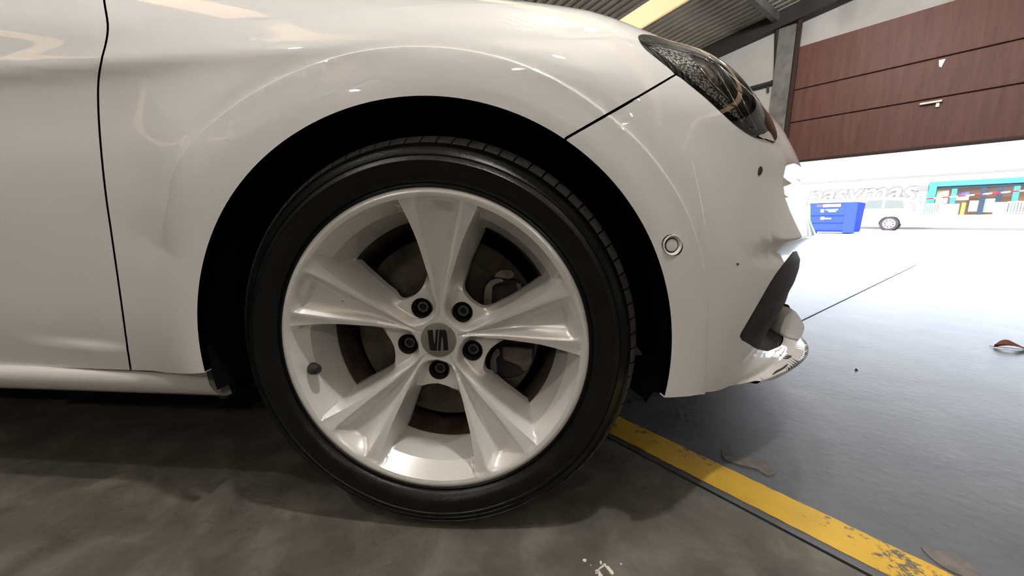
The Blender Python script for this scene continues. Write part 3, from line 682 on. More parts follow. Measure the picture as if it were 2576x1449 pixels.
# ------------------------------------------------------------------ floor
def floor_mat(name, stops, rough, scale, b=.25):
    m = mat(name, (.1, .1, .1), rough); noise_mix(m, stops, scale=scale, detail=9, rough=.62, bump=b, bump_scale=45, warp=.4); return m
M['floor_a'] = floor_mat('worn_brown_concrete', [(.30, (.058, .053, .044)), (.52, (.104, .095, .079)), (.74, (.19, .175, .148))], .62, 9)
M['floor_b'] = floor_mat('painted_grey_floor', [(.30, (.070, .074, .082)), (.55, (.095, .100, .108)), (.8, (.135, .138, .145))], .42, 5, .16)
J0 = ground_at((1530, 1101)); J1 = ground_at((2190, 1449)); JD = J1-J0; JD /= np.linalg.norm(JD); JN = np.array([-JD[1], JD[0], 0])
if JN @ VW < 0: JN = -JN
def half_floor(name, m, s0, s1, z=0., depth=.06):
    mb = MB(); c = J0+JD*0+JN*(s0+s1)/2; mb.box(c+np.array([0, 0, z-depth/2]), (40, abs(s1-s0), depth), (JD, JN, np.array([0, 0, 1.]))); o = mb.build(name, m); o['kind'] = 'structure'; return o
# out to the gate sill on one side, to the back of the hall on the other
dW = V_WALL+.05-float(J0 @ VW)
mb = MB()
fa = half_floor('floor', M['floor_a'], -16, -.0035)
fb_pts = [J0+JN*.0035+JD*-20, J0+JN*.0035+JD*20]
mb = MB(); far = [W(float(p @ UW), V_WALL+.1, 0) for p in fb_pts]; mb.prism([fb_pts[0], fb_pts[1], far[1], far[0]], (0, 0, -.06)); fb = mb.build('floor', M['floor_b']); fb['kind'] = 'structure'
M['joint'] = mat('dark_joint', (.012, .011, .010), .95)  # one dark colour for the joint strip and the saw-cut
mb = MB(); mb.box(J0+np.array([0, 0, -.034]), (40, .05, .05), (JD, JN, np.array([0, 0, 1.]))); mb.build('expansion_joint', M['joint'], fb)
# worn yellow line
def worn(m, base_col, under, thr=.62, scale=35, soft=.04):
    nt = m.node_tree; b = nt.nodes['Principled BSDF']; tc = nt.nodes.new('ShaderNodeTexCoord'); n1 = nt.nodes.new('ShaderNodeTexNoise'); n1.inputs['Scale'].default_value = scale; n1.inputs['Detail'].default_value = 7; n1.inputs['Roughness'].default_value = .7
    n2 = nt.nodes.new('ShaderNodeTexNoise'); n2.inputs['Scale'].default_value = 4.; n2.inputs['Detail'].default_value = 2
    nt.links.new(tc.outputs['Object'], n1.inputs['Vector']); nt.links.new(tc.outputs['Object'], n2.inputs['Vector'])
    ad = nt.nodes.new('ShaderNodeMath'); ad.operation = 'MULTIPLY_ADD'; ad.inputs[1].default_value = .75; nt.links.new(n2.outputs[0], ad.inputs[0]); sc = nt.nodes.new('ShaderNodeMath'); sc.operation = 'MULTIPLY'; sc.inputs[1].default_value = .6; nt.links.new(n1.outputs[0], sc.inputs[0]); nt.links.new(sc.outputs[0], ad.inputs[2])
    r = nt.nodes.new('ShaderNodeValToRGB'); r.color_ramp.elements[0].position = thr; r.color_ramp.elements[0].color = (0, 0, 0, 1); r.color_ramp.elements[1].position = thr+soft; r.color_ramp.elements[1].color = (1, 1, 1, 1); nt.links.new(ad.outputs[0], r.inputs[0])
    n3 = nt.nodes.new('ShaderNodeTexNoise'); n3.inputs['Scale'].default_value = 14; n3.inputs['Detail'].default_value = 5; nt.links.new(tc.outputs['Object'], n3.inputs['Vector'])
    r3 = nt.nodes.new('ShaderNodeValToRGB'); r3.color_ramp.elements[0].position = .3; r3.color_ramp.elements[0].color = (*[c*.8 for c in base_col], 1); r3.color_ramp.elements[1].position = .7; r3.color_ramp.elements[1].color = (*base_col, 1); nt.links.new(n3.outputs[0], r3.inputs[0])
    mx = nt.nodes.new('ShaderNodeMix'); mx.data_type = 'RGBA'; nt.links.new(r.outputs[0], mx.inputs['Factor']); nt.links.new(r3.outputs[0], mx.inputs['A']); mx.inputs['B'].default_value = (*under, 1); nt.links.new(mx.outputs['Result'], b.inputs['Base Color'])
M['yellow'] = mat('worn_yellow_paint', (.6, .4, .02), .5); worn(M['yellow'], (.70, .43, .012), (.11, .09, .055), .705, 60, .05)
Y0, Y1 = ground_at((1540, 1040)), ground_at((2400, 1449)); Z0, Z1 = ground_at((1546, 1096)), ground_at((2236, 1449))
def line_strip():
    d1 = (Y1-Y0)/np.linalg.norm(Y1-Y0); d2 = (Z1-Z0)/np.linalg.norm(Z1-Z0); n = 160; V = []; F = []
    rng = np.random.RandomState(3)
    for i in range(n+1):
        t = -1.0+2.6*i/n; a = Y0+d1*t+JN*rng.uniform(-.0012, .0012); b = Z0+d2*t+JN*rng.uniform(-.0008, .0012)
        V += [(a[0], a[1], .0008), (b[0], b[1], .0008), (a[0], a[1], -.001), (b[0], b[1], -.001)]
    for i in range(n):
        k = 4*i; F += [(k, k+4, k+5, k+1), (k, k+2, k+6, k+4), (k+1, k+5, k+7, k+3)]
    mb = MB(); mb.add(V, F); o = mb.build('floor_line', M['yellow']); tag(o, 'worn yellow painted line running across the floor past the tyre', 'floor marking')
line_strip()
def floor_patch(px, name, m, label, cat_='floor mark', z=.0012, par=None, n=4):
    q = [ground_at(p, z) for p in cat(px, n, True)]; mb = MB(); mb.prism(q, (0, 0, -.002)); o = mb.build(name, m, par)
    if label: tag(o, label, cat_)
    return o
M['tan'] = mat('bare_screed', (.20, .17, .135), .8); noise_mix(M['tan'], [(.35, (.105, .10, .095)), (.65, (.19, .165, .14))], scale=40)
floor_patch([(1815, 1142), (1822, 1124), (1836, 1122), (1842, 1140), (1872, 1150), (1895, 1154), (1925, 1160), (1945, 1180), (1952, 1190), (1930, 1196), (1905, 1180), (1880, 1174), (1850, 1165), (1826, 1156)], 'bare_patch', M['tan'], 'small tan bare patch beside the yellow line, under the bumper')
floor_patch([(2318, 1376), (2345, 1382), (2400, 1392), (2432, 1412), (2458, 1438), (2470, 1462), (2400, 1440), (2350, 1410)], 'bare_patch', M['tan'], 'larger tan bare patch at the right end of the yellow line')
M['splash'] = mat('white_paint_splash', (.80, .77, .66), .5)
def splash():
    r = empty('paint_splash', tuple(ground_at((1522, 1432)))); tag(r, 'white paint splash on the brown concrete below the tyre', 'paint splash')
    inv = np.array(r.location)
    def bit(px, n=3):
        q = [ground_at(p, .001)-inv for p in cat(px, n, True)]; mb = MB(); mb.prism(q, (0, 0, -.0012)); mb.build('splash_drop', M['splash'], r)
    bit([(1467, 1406), (1474, 1406), (1475, 1411), (1470, 1413), (1466, 1410)]); bit([(1561, 1416), (1565, 1418), (1563, 1420), (1560, 1418)]); bit([(1485, 1420), (1488, 1421), (1486, 1423)])
    bit([(1509, 1411), (1514, 1412), (1513, 1419), (1510, 1418)]); bit([(1516, 1420), (1523, 1417), (1525, 1423), (1531, 1424), (1536, 1430), (1543, 1438), (1543, 1444), (1537, 1444), (1530, 1434), (1522, 1425)])
    bit([(1516, 1421), (1521, 1423), (1508, 1432), (1505, 1431)], 2); bit([(1498, 1434), (1505, 1432), (1505, 1435), (1498, 1437)], 2); bit([(1498, 1440), (1506, 1439), (1506, 1442), (1498, 1442)], 2); bit([(1505, 1433), (1513, 1443), (1517, 1450), (1507, 1452), (1505, 1444)], 2)
splash()
M['leaf'] = mat('dry_leaf', (.20, .08, .05), .9, spec=.1)
def leaf():
    a, b = ground_at((2500, 874)), ground_at((2600, 884)); r = empty('dry_leaf', tuple(a)); tag(r, 'brown dry leaf lying on the floor at the right edge', 'leaf')
    d = b-a; L = np.linalg.norm(d); d /= L; s = np.array([-d[1], d[0], 0]); n = 10; V = []; F = []
    for i in range(n+1):
        t = i/n; w = L*.24*math.sin(PI*t)**.7; c = d*L*t+np.array([0, 0, .006+.016*math.sin(PI*t)]); 
        V += [c+s*w+np.array([0, 0, .012*math.sin(5*t)]), c+np.array([0, 0, -.004]), c-s*w+np.array([0, 0, .009*math.cos(4*t)])]
    for i in range(n):
        for k in (0, 1): F.append((3*i+k, 3*i+k+1, 3*i+k+4, 3*i+k+3))
    mb = MB(); mb.add(V, F); o = mb.build('leaf_blade', M['leaf'], r, True); m = o.modifiers.new('thick', 'SOLIDIFY'); m.thickness = .0012
    mb = MB(); mb.tube([(-d*L*.12)+np.array([0, 0, .004]), np.array([0, 0, .004]), d*L*.98+np.array([0, 0, .004])], .0012, 6); mb.build('leaf_stem', M['leaf'], r)
leaf()
p = ground_at((2154, 931)); mb = MB(); mb.add([p+np.array([x, y, z]) for x, y, z in ((-.004, -.003, 0), (.004, -.004, 0), (.005, .003, 0), (-.003, .004, 0), (-.002, -.001, .007), (.002, .002, .006))], [(0, 1, 2, 3), (0, 1, 4), (1, 2, 5, 4), (2, 3, 5), (3, 0, 4, 5)]); tag(mb.build('pebble', M['trim']), 'tiny dark pebble on the grey floor beyond the bumper', 'pebble')
# saw-cut running out through the gate
c0, c1 = ground_at((2013, 809)), ground_at((2352, 644)); cdn = (c1-c0)/np.linalg.norm(c1-c0)
mb = MB(); mb.box((c0+c1)/2+np.array([0, 0, .0006])-cdn*.4, (float(np.linalg.norm(c1-c0))+1.2, .007, .0016), (cdn, np.array([-cdn[1], cdn[0], 0]), np.array([0, 0, 1.]))); mb.build('saw_cut', M['joint'], fb)

# ------------------------------------------------------------------ hall: gate wall, post, roof, other walls
M['wall'] = mat('cream_wall', (.62, .60, .57), .75); noise_mix(M['wall'], [(.25, (.66, .64, .60)), (.7, (.80, .78, .74))], scale=3, detail=8)
M['gate'] = mat('rust_brown_gate', (.15, .05, .035), .5)
noise_mix(M['gate'], [(.2, (.15, .058, .043)), (.5, (.21, .085, .066)), (.85, (.27, .12, .095))], scale=6, detail=8, stretch=(4, 4, .35))
M['steel'] = mat('grey_steel', (.20, .20, .19), .55, .3); noise_mix(M['steel'], [(.3, (.18, .178, .17)), (.7, (.34, .335, .32))], scale=8)
M['darksteel'] = mat('dark_steel', (.05, .048, .046), .6)
M['roof'] = mat('galvanised_sheet', (.36, .335, .29), .6, .0); noise_mix(M['roof'], [(.3, (.60, .56, .47)), (.7, (.76, .72, .63))], scale=4, stretch=(1, 1, 1))
M['wall_b'] = mat('grey_hall_wall', (.30, .29, .275), .8); noise_mix(M['wall_b'], [(.25, (.24, .23, .22)), (.7, (.34, .33, .31))], scale=2, detail=8)
UP = U_PIL; VWL = V_WALL
GATE_TOP = on_v((2003, 132), VWL); G1 = on_v((2000, 227), VWL); G2 = on_v((1996, 308), VWL); GB = on_v((2030, 401), VWL)
def gate_edge():
    a, d = np.array([.62, .2, .6]), np.array([math.sin(math.radians(62)), math.cos(math.radians(62)), 0]); q = a+d*((VWL-a @ VW)/(d @ VW)); print('gate edge u', q @ UW, 'frame edge u', on_v((2576, 500), VWL)); return float(q @ UW)
GATE_L = GATE_TOP[0]+.06; GATE_R = min(on_v((2576, 500), VWL)[0]-.12, gate_edge())
ULEFT, URIGHT, VBACK = UP+5.0, UP-11.0, -9.0
def poly_wall(name, uz, v, th=.2):
    mb = MB(); mb.prism([W(u, v, z) for u, z in uz], VW*th); o = mb.build(name, M['wall']); o['kind'] = 'structure'; return o
PW = .16
wf = poly_wall('wall_front', [(UP-.0, -.05), (ULEFT+.3, -.05), (ULEFT+.3, roof_z(ULEFT+.3)), (UP-.0, roof_z(UP-.0))], VWL)
poly_wall('wall_lintel', [(GATE_L+.10, GATE_TOP[1]-.05), (GATE_L+.10, roof_z(GATE_L)), (URIGHT, roof_z(URIGHT)), (URIGHT, -.05), (GATE_R, -.05), (GATE_R, GATE_TOP[1]-.05)], VWL+.06)
mb = MB(); mb.box(W(ULEFT+.1, (VWL+VBACK)/2, 1.8), (.2, VWL-VBACK, 4), AXW); o = mb.build('wall_left', M['wall_b']); o['kind'] = 'structure'
mb = MB(); mb.box(W(URIGHT-.1, (VWL+VBACK)/2, 2.6), (.2, VWL-VBACK, 5.6), AXW); o = mb.build('wall_right', M['wall_b']); o['kind'] = 'structure'
mb = MB(); mb.box(W((ULEFT+URIGHT)/2, VBACK-.1, 2.6), (ULEFT-URIGHT+.6, .2, 5.6), AXW); o = mb.build('wall_back', M['wall_b']); o['kind'] = 'structure'
# post beside the gate
post = empty('steel_post', tuple(W(UP+PW/2, VWL, 0))); tag(post, 'grey steel post standing between the cream wall and the brown gate', 'post')
def post_part(name, m, u0, u1, v0, v1, z1):
    mb = MB(); c = W((u0+u1)/2, (v0+v1)/2, z1/2)-np.array(post.location); mb.box(c, (abs(u1-u0), abs(v1-v0), z1), AXW); mb.build(name, m, post, bevel=.004)
zt_ = roof_z(UP+.05)
PU0, PU1 = on_v((2004, 60), VWL-.1)[0], on_v((1961, 60), VWL-.1)[0]
post_part('flange', M['steel'], PU0, PU1, VWL-.10, VWL-.085, zt_-.21); post_part('web', M['steel'], (PU0+PU1)/2-.01, (PU0+PU1)/2+.01, VWL-.085, VWL-.01, zt_-.21)
post_part('rear_flange', M['steel'], PU0, PU1, VWL-.015, VWL-.003, zt_-.21)
M['guide'] = mat('gate_guide_brown', (.055, .03, .022), .6)
post_part('gate_guide', M['guide'], PU0-.045, PU0, VWL-.07, VWL-.04, GATE_TOP[1]+.7)
# cable conduit on the cream wall
pipe_px = [(1964, 48), (1961, 54), (1960, 64), (1957, 190), (1954, 203), (1943, 209), (1915, 217), (1880, 226)]
pp = [W(*on_v(p, VWL-.03)[:1], VWL-.03, on_v(p, VWL-.03)[1]) for p in cat([(a-4, b) for a, b in pipe_px], 4)]
mb = MB(); mb.tube(pp, .03, 10); o = mb.build('cable_conduit', M['darksteel'], None, True, 60); tag(o, 'black bent conduit pipe on the cream wall beside the steel post', 'pipe')
b_ = [W(on_v(p, VWL-.03)[0], VWL-.03, on_v(p, VWL-.03)[1]) for p in [(1931, 213), (1932, 232)]]
mb = MB(); mb.tube(b_, .014, 8); mb.build('conduit_drop', M['darksteel'], o, True)
# brown sectional gate, half raised
gate = empty('sectional_gate', tuple(W((GATE_L+GATE_R)/2, VWL, GB[1]))); tag(gate, 'rust brown sectional gate raised halfway over the bright opening', 'gate')
gz = [GB[1], G2[1], G1[1], GATE_TOP[1]+.06]
for z0, z1 in zip(gz[:-1], gz[1:]):
    mb = MB(); c = W((GATE_L+GATE_R)/2, VWL+.02, (z0+z1)/2)-np.array(gate.location); mb.box(c, (GATE_L-GATE_R, .045, z1-z0-.010), AXW); mb.build('gate_panel', M['gate'], gate, bevel=.006)
mb = MB(); mb.box(W((GATE_L+GATE_R)/2, VWL+.03, (gz[0]+gz[-1])/2)-np.array(gate.location), (GATE_L-GATE_R-.02, .02, gz[-1]-gz[0]-.02), AXW); mb.build('gate_core', M['guide'], gate)
mb = MB(); mb.box(W((GATE_L+GATE_R)/2, VWL+.02, gz[0]-.012)-np.array(gate.location), (GATE_L-GATE_R-.02, .03, .028), AXW); mb.build('rubber_seal', M['guide'], gate)
M['handle'] = mat('bare_metal_handle', (.7, .66, .62), .4, .5)
hh = on_v((2342, 259), VWL-.01); mb = MB(); mb.box(W(hh[0], VWL-.03, hh[1])-np.array(gate.location), (.16, .03, .022), AXW); mb.box(W(hh[0]-.05, VWL-.015, hh[1]-.03)-np.array(gate.location), (.03, .02, .05), AXW); mb.build('gate_handle', M['handle'], gate, bevel=.004)
hh = on_v((2368, 158), VWL-.01); mb = MB(); mb.prism([W(hh[0]+a, VWL-.012, hh[1]+b)-np.array(gate.location) for a, b in ((-.025, .03), (.02, .03), (.012, -.03), (-.006, -.045))], VW*.012); mb.build('lock_plate', M['handle'], gate)
# roof: ribbed sheet with translucent strips, purlins, wall-head beam
SK1 = None
def roof_uv(p):
    d = ray(p); nrm = np.array([0, 0, 1.])+UW*ROOF_S; t = (Z_PIL+ROOF_S*U_PIL-nrm @ CAM)/(nrm @ d); q = CAM+d*t; return float(q @ UW), float(q @ VW)
va, vb = roof_uv((1582, 42))[1], roof_uv((1628, 60))[1]
s_lo, s_hi = min(va, vb), max(va, vb); SKW = max(.35, s_hi-s_lo); SKC = (va+vb)/2
strips = [SKC-2.6*k for k in range(0, 6) if SKC-2.6*k > VBACK+.5]
def in_strip(v): return any(abs(v-c) < SKW/2 for c in strips)
def roof_mesh():
    pitch = .105; v = VBACK-.2; prof = []
    while v < VWL+.3:
        prof += [(v, 0.), (v+.045, 0.), (v+.058, .028), (v+.092, .028)]; v += pitch
    segs = []; cur = []
    for a, h in prof:
        if in_strip(a):
            if len(cur) > 1: segs.append(cur)
            cur = []
        else: cur.append((a, h))
    if len(cur) > 1: segs.append(cur)
    mb = MB()
    for sg in segs:
        V = []
        for a, h in sg:
            for u in (ULEFT+.4, URIGHT-.4): V.append(W(u, a, roof_z(u)+h))
        mb.add(V, [(2*i, 2*i+2, 2*i+3, 2*i+1) for i in range(len(sg)-1)])
    o = mb.build('ceiling', M['roof']); o['kind'] = 'structure'
    m = bpy.data.materials.new('translucent_rooflight'); m.use_nodes = True; nt = m.node_tree; nt.nodes.remove(nt.nodes['Principled BSDF'])
    t = nt.nodes.new('ShaderNodeBsdfTranslucent'); d = nt.nodes.new('ShaderNodeBsdfDiffuse'); mx = nt.nodes.new('ShaderNodeMixShader'); n = nt.nodes.new('ShaderNodeTexNoise'); n.inputs['Scale'].default_value = 5; r = nt.nodes.new('ShaderNodeValToRGB')
    r.color_ramp.elements[0].color = (.16, .098, .048, 1); r.color_ramp.elements[1].color = (.22, .142, .075, 1); r.color_ramp.elements[0].position = .3; r.color_ramp.elements[1].position = .7
    nt.links.new(n.outputs[0], r.inputs[0]); nt.links.new(r.outputs[0], t.inputs[0]); d.inputs[0].default_value = (.4, .3, .2, 1); mx.inputs[0].default_value = .15
    nt.links.new(t.outputs[0], mx.inputs[1]); nt.links.new(d.outputs[0], mx.inputs[2]); nt.links.new(mx.outputs[0], nt.nodes['Material Output'].inputs[0]); M['rooflight'] = m
    for i, c in enumerate(strips):
        mb = MB(); V = []
        for a in (c-SKW/2-.06, c+SKW/2+.06):
            for u in (ULEFT+.4, URIGHT-.4): V.append(W(u, a, roof_z(u)+.03))
        mb.add(V, [(0, 2, 3, 1)]); w = mb.build('window_%d' % (i+1), m); w['kind'] = 'structure'
roof_mesh()
mb = MB()
z0 = roof_z(UP); 
pts = [W(u, VWL-.03, roof_z(u)-.10) for u in (ULEFT, URIGHT)]
ax = pts[1]-pts[0]; L = np.linalg.norm(ax); ax /= L
mb.box((pts[0]+pts[1])/2, (L, .14, .18), (ax, VW, np.cross(ax, VW))); o = mb.build('trim_1', M['darksteel']); o['kind'] = 'structure'
for i, u in enumerate(np.arange(URIGHT+.6, ULEFT, 1.5)):
    mb = MB(); mb.box(W(u, (VWL+VBACK)/2, roof_z(u)-.06), (.06, VWL-VBACK, .10), AXW); o = mb.build('trim_%d' % (i+2), M['steel']); o['kind'] = 'structure'
# lamps under the roof
def lamp(x, y, power, label, r=.14, drop=.28, col=(1, .985, .965)):
    q = np.array([x, y, 0.]); z = roof_z(float(q @ UW))-drop
    e = empty('ceiling_lamp', (x, y, z)); tag(e, label, 'lamp', 'lamps under the roof')
    mb = MB(); V = []; n = 24; prof = [(.03, .16), (.045, .15), (.055, .10), (.062, .04), (.056, .04), (.05, .09)]
    for i in range(n):
        a = 2*PI*i/n; V += [(p[0]*math.cos(a), p[0]*math.sin(a), p[1]) for p in prof]
    m = len(prof); mb.add(V, [(i*m+j, ((i+1) % n)*m+j, ((i+1) % n)*m+j+1, i*m+j+1) for i in range(n) for j in range(m-1)]); mb.build('lamp_shade', M['steel'], e, True, 40)
    mb = MB(); mb.tube([(0, 0, .15), (0, 0, drop)], .012, 8); mb.build('lamp_rod', M['darksteel'], e, True)
    rb = .06; n = 20; V = []; F = []
    for i in range(11):
        f = PI*i/10
        for k in range(n): V.append((rb*math.sin(f)*math.cos(2*PI*k/n), rb*math.sin(f)*math.sin(2*PI*k/n), rb*1.2*math.cos(f)-.04))
    for i in range(10):
        for k in range(n): F.append((i*n+k, i*n+(k+1) % n, (i+1)*n+(k+1) % n, (i+1)*n+k))
    gm = mat('lamp_bulb_glow', (1, 1, 1), .5, emit=col, estr=power/(4*PI*PI*rb*rb)); mb = MB(); mb.add(V, F); mb.build('lamp_bulb', gm, e, True, 80)
LAMPLIST = [(2.5, 3.1, 11, 'unseen fill lamp added near the half-open brown gate'), (.62, -.42, 52, 'round ceiling lamp hanging over the nose of the white car'), (.1, -2.6, 2, 'round ceiling lamp hanging behind the camera'), (-1.7, -.95, 18, 'unseen fill lamp added beside the front door of the white car'), (2.9, -2.4, 2, 'round ceiling lamp hanging between the car and the right wall'), (.78, 1.05, 34, 'round ceiling lamp hanging over the bonnet of the white car'), (-2.6, -4.5, 34, 'unseen fill lamp added at the back left of the hall'), (3.5, -5.0, 34, 'unseen fill lamp added at the back right of the hall')]  # gate, door-side and back lamps are added, unseen, to brighten gate and car
for x, y, p_, l_ in LAMPLIST: lamp(x, y, p_, l_)
# ------------------------------------------------------------------ street and the buildings across it
KS = .004; VS0 = V_WALL+.1
def sg(p):
    """street ground, rising very slightly away from the gate, at a pixel"""
    d = ray(p); nrm = np.array([0, 0, 1.])-VW*KS; t = (-KS*VS0-nrm @ CAM)/(nrm @ d); return CAM+d*t
def gz_(v): return KS*(v-VS0)
M['street'] = mat('pale_concrete_yard', (.5, .49, .47), .8); noise_mix(M['street'], [(.3, (.36, .355, .345)), (.7, (.56, .55, .53))], scale=1.2, detail=9)
V_B = float(sg((2400, 577)) @ VW)
mb = MB(); mb.prism([W(-60, VS0, 0), W(80, VS0, 0), W(80, V_B+40, gz_(V_B+40)), W(-60, V_B+40, gz_(V_B+40))], (0, 0, -.1)); o = mb.build('ground', M['street']); o['kind'] = 'structure'
def bp(p, v=None): return on_v(p, V_B if v is None else v)
M['facade'] = mat('white_facade', (.78, .78, .77), .8); noise_mix(M['facade'], [(.3, (.74, .74, .73)), (.7, (.82, .82, .81))], scale=1.)
M['teal'] = mat('teal_paint', (.03, .12, .12), .9, spec=.03)
M['greyline'] = mat('pale_grey_trim', (.085, .085, .088), .9, spec=.0)
M['dkglass'] = glass_mat('shop_glass', (.9, .92, .92), 1.45, .02)
M['inner'] = mat('shop_interior_orange', (.40, .22, .13), .7); M['cream'] = mat('cream_card', (.75, .68, .45), .7); M['violet'] = mat('violet_card', (.16, .13, .42), .7); M['redm'] = mat('red_card', (.6, .08, .06), .6); M['lime'] = mat('lime_sign', (.55, .65, .02), .6); M['navy'] = mat('navy_fascia', (.02, .028, .04), .9, spec=.02)
zg = gz_(V_B)
z_roof = bp((2240, 446))[1]
# shop opening in the facade
tl = bp((2338, 458)); tr = bp((2576, 443)); U_T0 = tl[0]; Z_T = tl[1]; U_T1 = bp((2640, 440))[0]-6.
z_floor = bp((2420, 541))[1]
bld = empty('shop_building', tuple(W(U_T0, V_B, zg))); tag(bld, 'long white shop building with a teal shopfront across the yard', 'building'); B0 = np.array(bld.location)
def bbox(name, m, u0, u1, z0, z1, v0, v1, par=bld, bevel=0):
    mb = MB(); mb.box(W((u0+u1)/2, (v0+v1)/2, (z0+z1)/2)-B0, (abs(u1-u0), abs(v1-v0), z1-z0), AXW); return mb.build(name, m, par, bevel=bevel)
bbox('wall', M['facade'], U_T0, U_T0+40, zg-.1, z_roof, V_B, V_B+.3)
bbox('wall', M['facade'], U_T0, U_T1-8, Z_T, z_roof, V_B, V_B+.3)
bbox('plinth', M['facade'], U_T0, U_T1-8, zg-.1, z_floor, V_B-.6, V_B+.3)
bbox('kerb', M['greyline'], U_T0+30, U_T1-8, zg-.1, zg+.10, V_B-1.6, V_B-.6)
bbox('roof_edge', M['greyline'], U_T0+40, U_T1-8, z_roof-.10, z_roof+.02, V_B-.12, V_B)
bbox('upper_wall', M['facade'], U_T0+40, U_T1-8, z_roof, z_roof+2.2, V_B+.6, V_B+.9)
# teal portal
zt2 = bp((2350, 470))[1]; ut2 = bp((2352, 500))[0]
bbox('teal_frame', M['teal'], U_T0, U_T1-8, zt2, Z_T, V_B-.08, V_B+.25)
bbox('teal_frame', M['teal'], U_T0, ut2, z_floor, zt2, V_B-.08, V_B+.25)
bbox('fascia', M['navy'], ut2, U_T1-8, bp((2420, 473))[1], zt2, V_B+.02, V_B+.25)
bbox('shop_floor', M['greyline'], U_T0, U_T1-8, z_floor-.1, z_floor, V_B, V_B+4)
bbox('back_wall', M['inner'], U_T0, U_T1-8, z_floor, zt2+.3, V_B+2.6, V_B+2.8)
bbox('shop_ceiling', M['facade'], U_T0, U_T1-8, zt2+.1, zt2+.3, V_B+.3, V_B+2.8)
for px in (2397, 2471, 2512, 2553):
    u = bp((px, 500))[0]; bbox('teal_mullion' if px in (2397, 2553) else 'mullion', M['teal'] if px in (2397, 2553) else M['navy'], u-.09, u+.09, z_floor, zt2, V_B+.05, V_B+.2)
for a, b in ((2354, 2394), (2400, 2468), (2474, 2510), (2515, 2550)):
    ua, ub = bp((a, 500))[0], bp((b, 500))[0]; bbox('window_pane', M['dkglass'], ua, ub, z_floor+.05, zt2-.05, V_B+.11, V_B+.12)
def goods(px0, px1, name, m, label, v, dv=.3):
    a = on_v(px0, v); b = on_v(px1, v); mb = MB(); zz = sorted((a[1], b[1])); u0, u1 = a[0], b[0]
    mb.box(W((u0+u1)/2, v+dv/2, (zz[0]+zz[1])/2), (abs(u1-u0), dv, zz[1]-zz[0]), AXW); o = mb.build(name, m, bevel=.01); tag(o, label, name.replace('_', ' ')); return o
goods((2358, 480), (2382, 512), 'display_board', M['cream'], 'cream display board in the narrow shop window by the teal frame', V_B+.4)
goods((2414, 483), (2438, 491), 'display_card', M['violet'], 'violet display card hanging high in the shop window', V_B+.5)
goods((2490, 482), (2508, 489), 'display_card', M['redm'], 'red display card high in the shop window', V_B+.5)
goods((2400, 494), (2436, 503), 'display_shelf', M['cream'], 'long cream shelf board across the shop window', V_B+.5)
goods((2420, 510), (2424, 540), 'lime_banner', M['lime'], 'narrow lime yellow banner standing behind the shop glass', V_B+.3)
goods((2440, 505), (2466, 532), 'white_board', M['facade'], 'white board standing in the shop window left of the mullion', V_B+.5)
goods((2476, 500), (2508, 534), 'white_board', M['facade'], 'white board standing in the shop window right of the mullion', V_B+.5)
# red and white tape line
M['tape'] = mat('red_tape', (.42, .012, .02), .9, spec=.0)
a = W(on_v((2330, 502), V_B-.3)[0], V_B-.3, on_v((2330, 502), V_B-.3)[1]); b = W(on_v((2590, 480), V_B-.3)[0], V_B-.3, on_v((2590, 480), V_B-.3)[1])
tp = empty('barrier_tape', tuple(a)); tag(tp, 'thin red and white barrier tape strung across the shopfront', 'tape')
n = 12
for i in range(n):
    p0 = a+(b-a)*i/n; p1 = a+(b-a)*(i+1)/n; mb = MB(); mb.prism([p0-a, p1-a, p1-a+np.array([0, 0, .06]), p0-a+np.array([0, 0, .06])], VW*.01); mb.build('tape_segment', M['tape'] if i % 2 == 0 else M['facade'], tp)
# railings in front of the shop
M['rail'] = mat('white_railing', (.75, .75, .76), .5)
def railing(px0, px1, zt_px, label, nb):
    v = V_B-.5; a = on_v(px0, v); b = on_v(px1, v); zt = on_v(zt_px, v)[1]; z0 = z_floor
    r = empty('railing', tuple(W((a[0]+b[0])/2, v, z0))); tag(r, label, 'railing'); o = np.array(r.location)
    mb = MB(); mb.box(W((a[0]+b[0])/2, v, zt)-o, (abs(a[0]-b[0]), .05, .06), AXW); mb.build('top_rail', M['rail'], r)
    mb = MB(); mb.box(W((a[0]+b[0])/2, v, z0+.08)-o, (abs(a[0]-b[0]), .04, .05), AXW); mb.build('bottom_rail', M['rail'], r)
    for i in range(nb):
        u = a[0]+(b[0]-a[0])*i/(nb-1); mb = MB(); mb.box(W(u, v, (z0+zt)/2)-o, (.05, .04, zt-z0), AXW); mb.build('baluster', M['rail'], r)
railing((2326, 542), (2358, 542), (2340, 513), 'short white barred railing in front of the teal frame', 6)
railing((2528, 540), (2600, 539), (2550, 508), 'white barred railing at the right end of the shopfront', 10)
# white panels, ramp blocks in front
def block(px0, px1, v, dv, name, m, label):
    a = on_v(px0, v); b = on_v(px1, v); zz = sorted((a[1], b[1])); mb = MB(); mb.box(W((a[0]+b[0])/2, v+dv/2, (zz[0]+zz[1])/2), (abs(a[0]-b[0]), dv, zz[1]-zz[0]), AXW); o = mb.build(name, m, bevel=.03); tag(o, label, 'panel'); return o
block((2364, 514), (2408, 544), V_B-.75, .06, 'white_panel', M['facade'], 'white panel leaning on the railing below the display board')
block((2503, 509), (2527, 543), V_B-.75, .06, 'white_panel', M['facade'], 'white panel beside the right-hand railing of the shop')
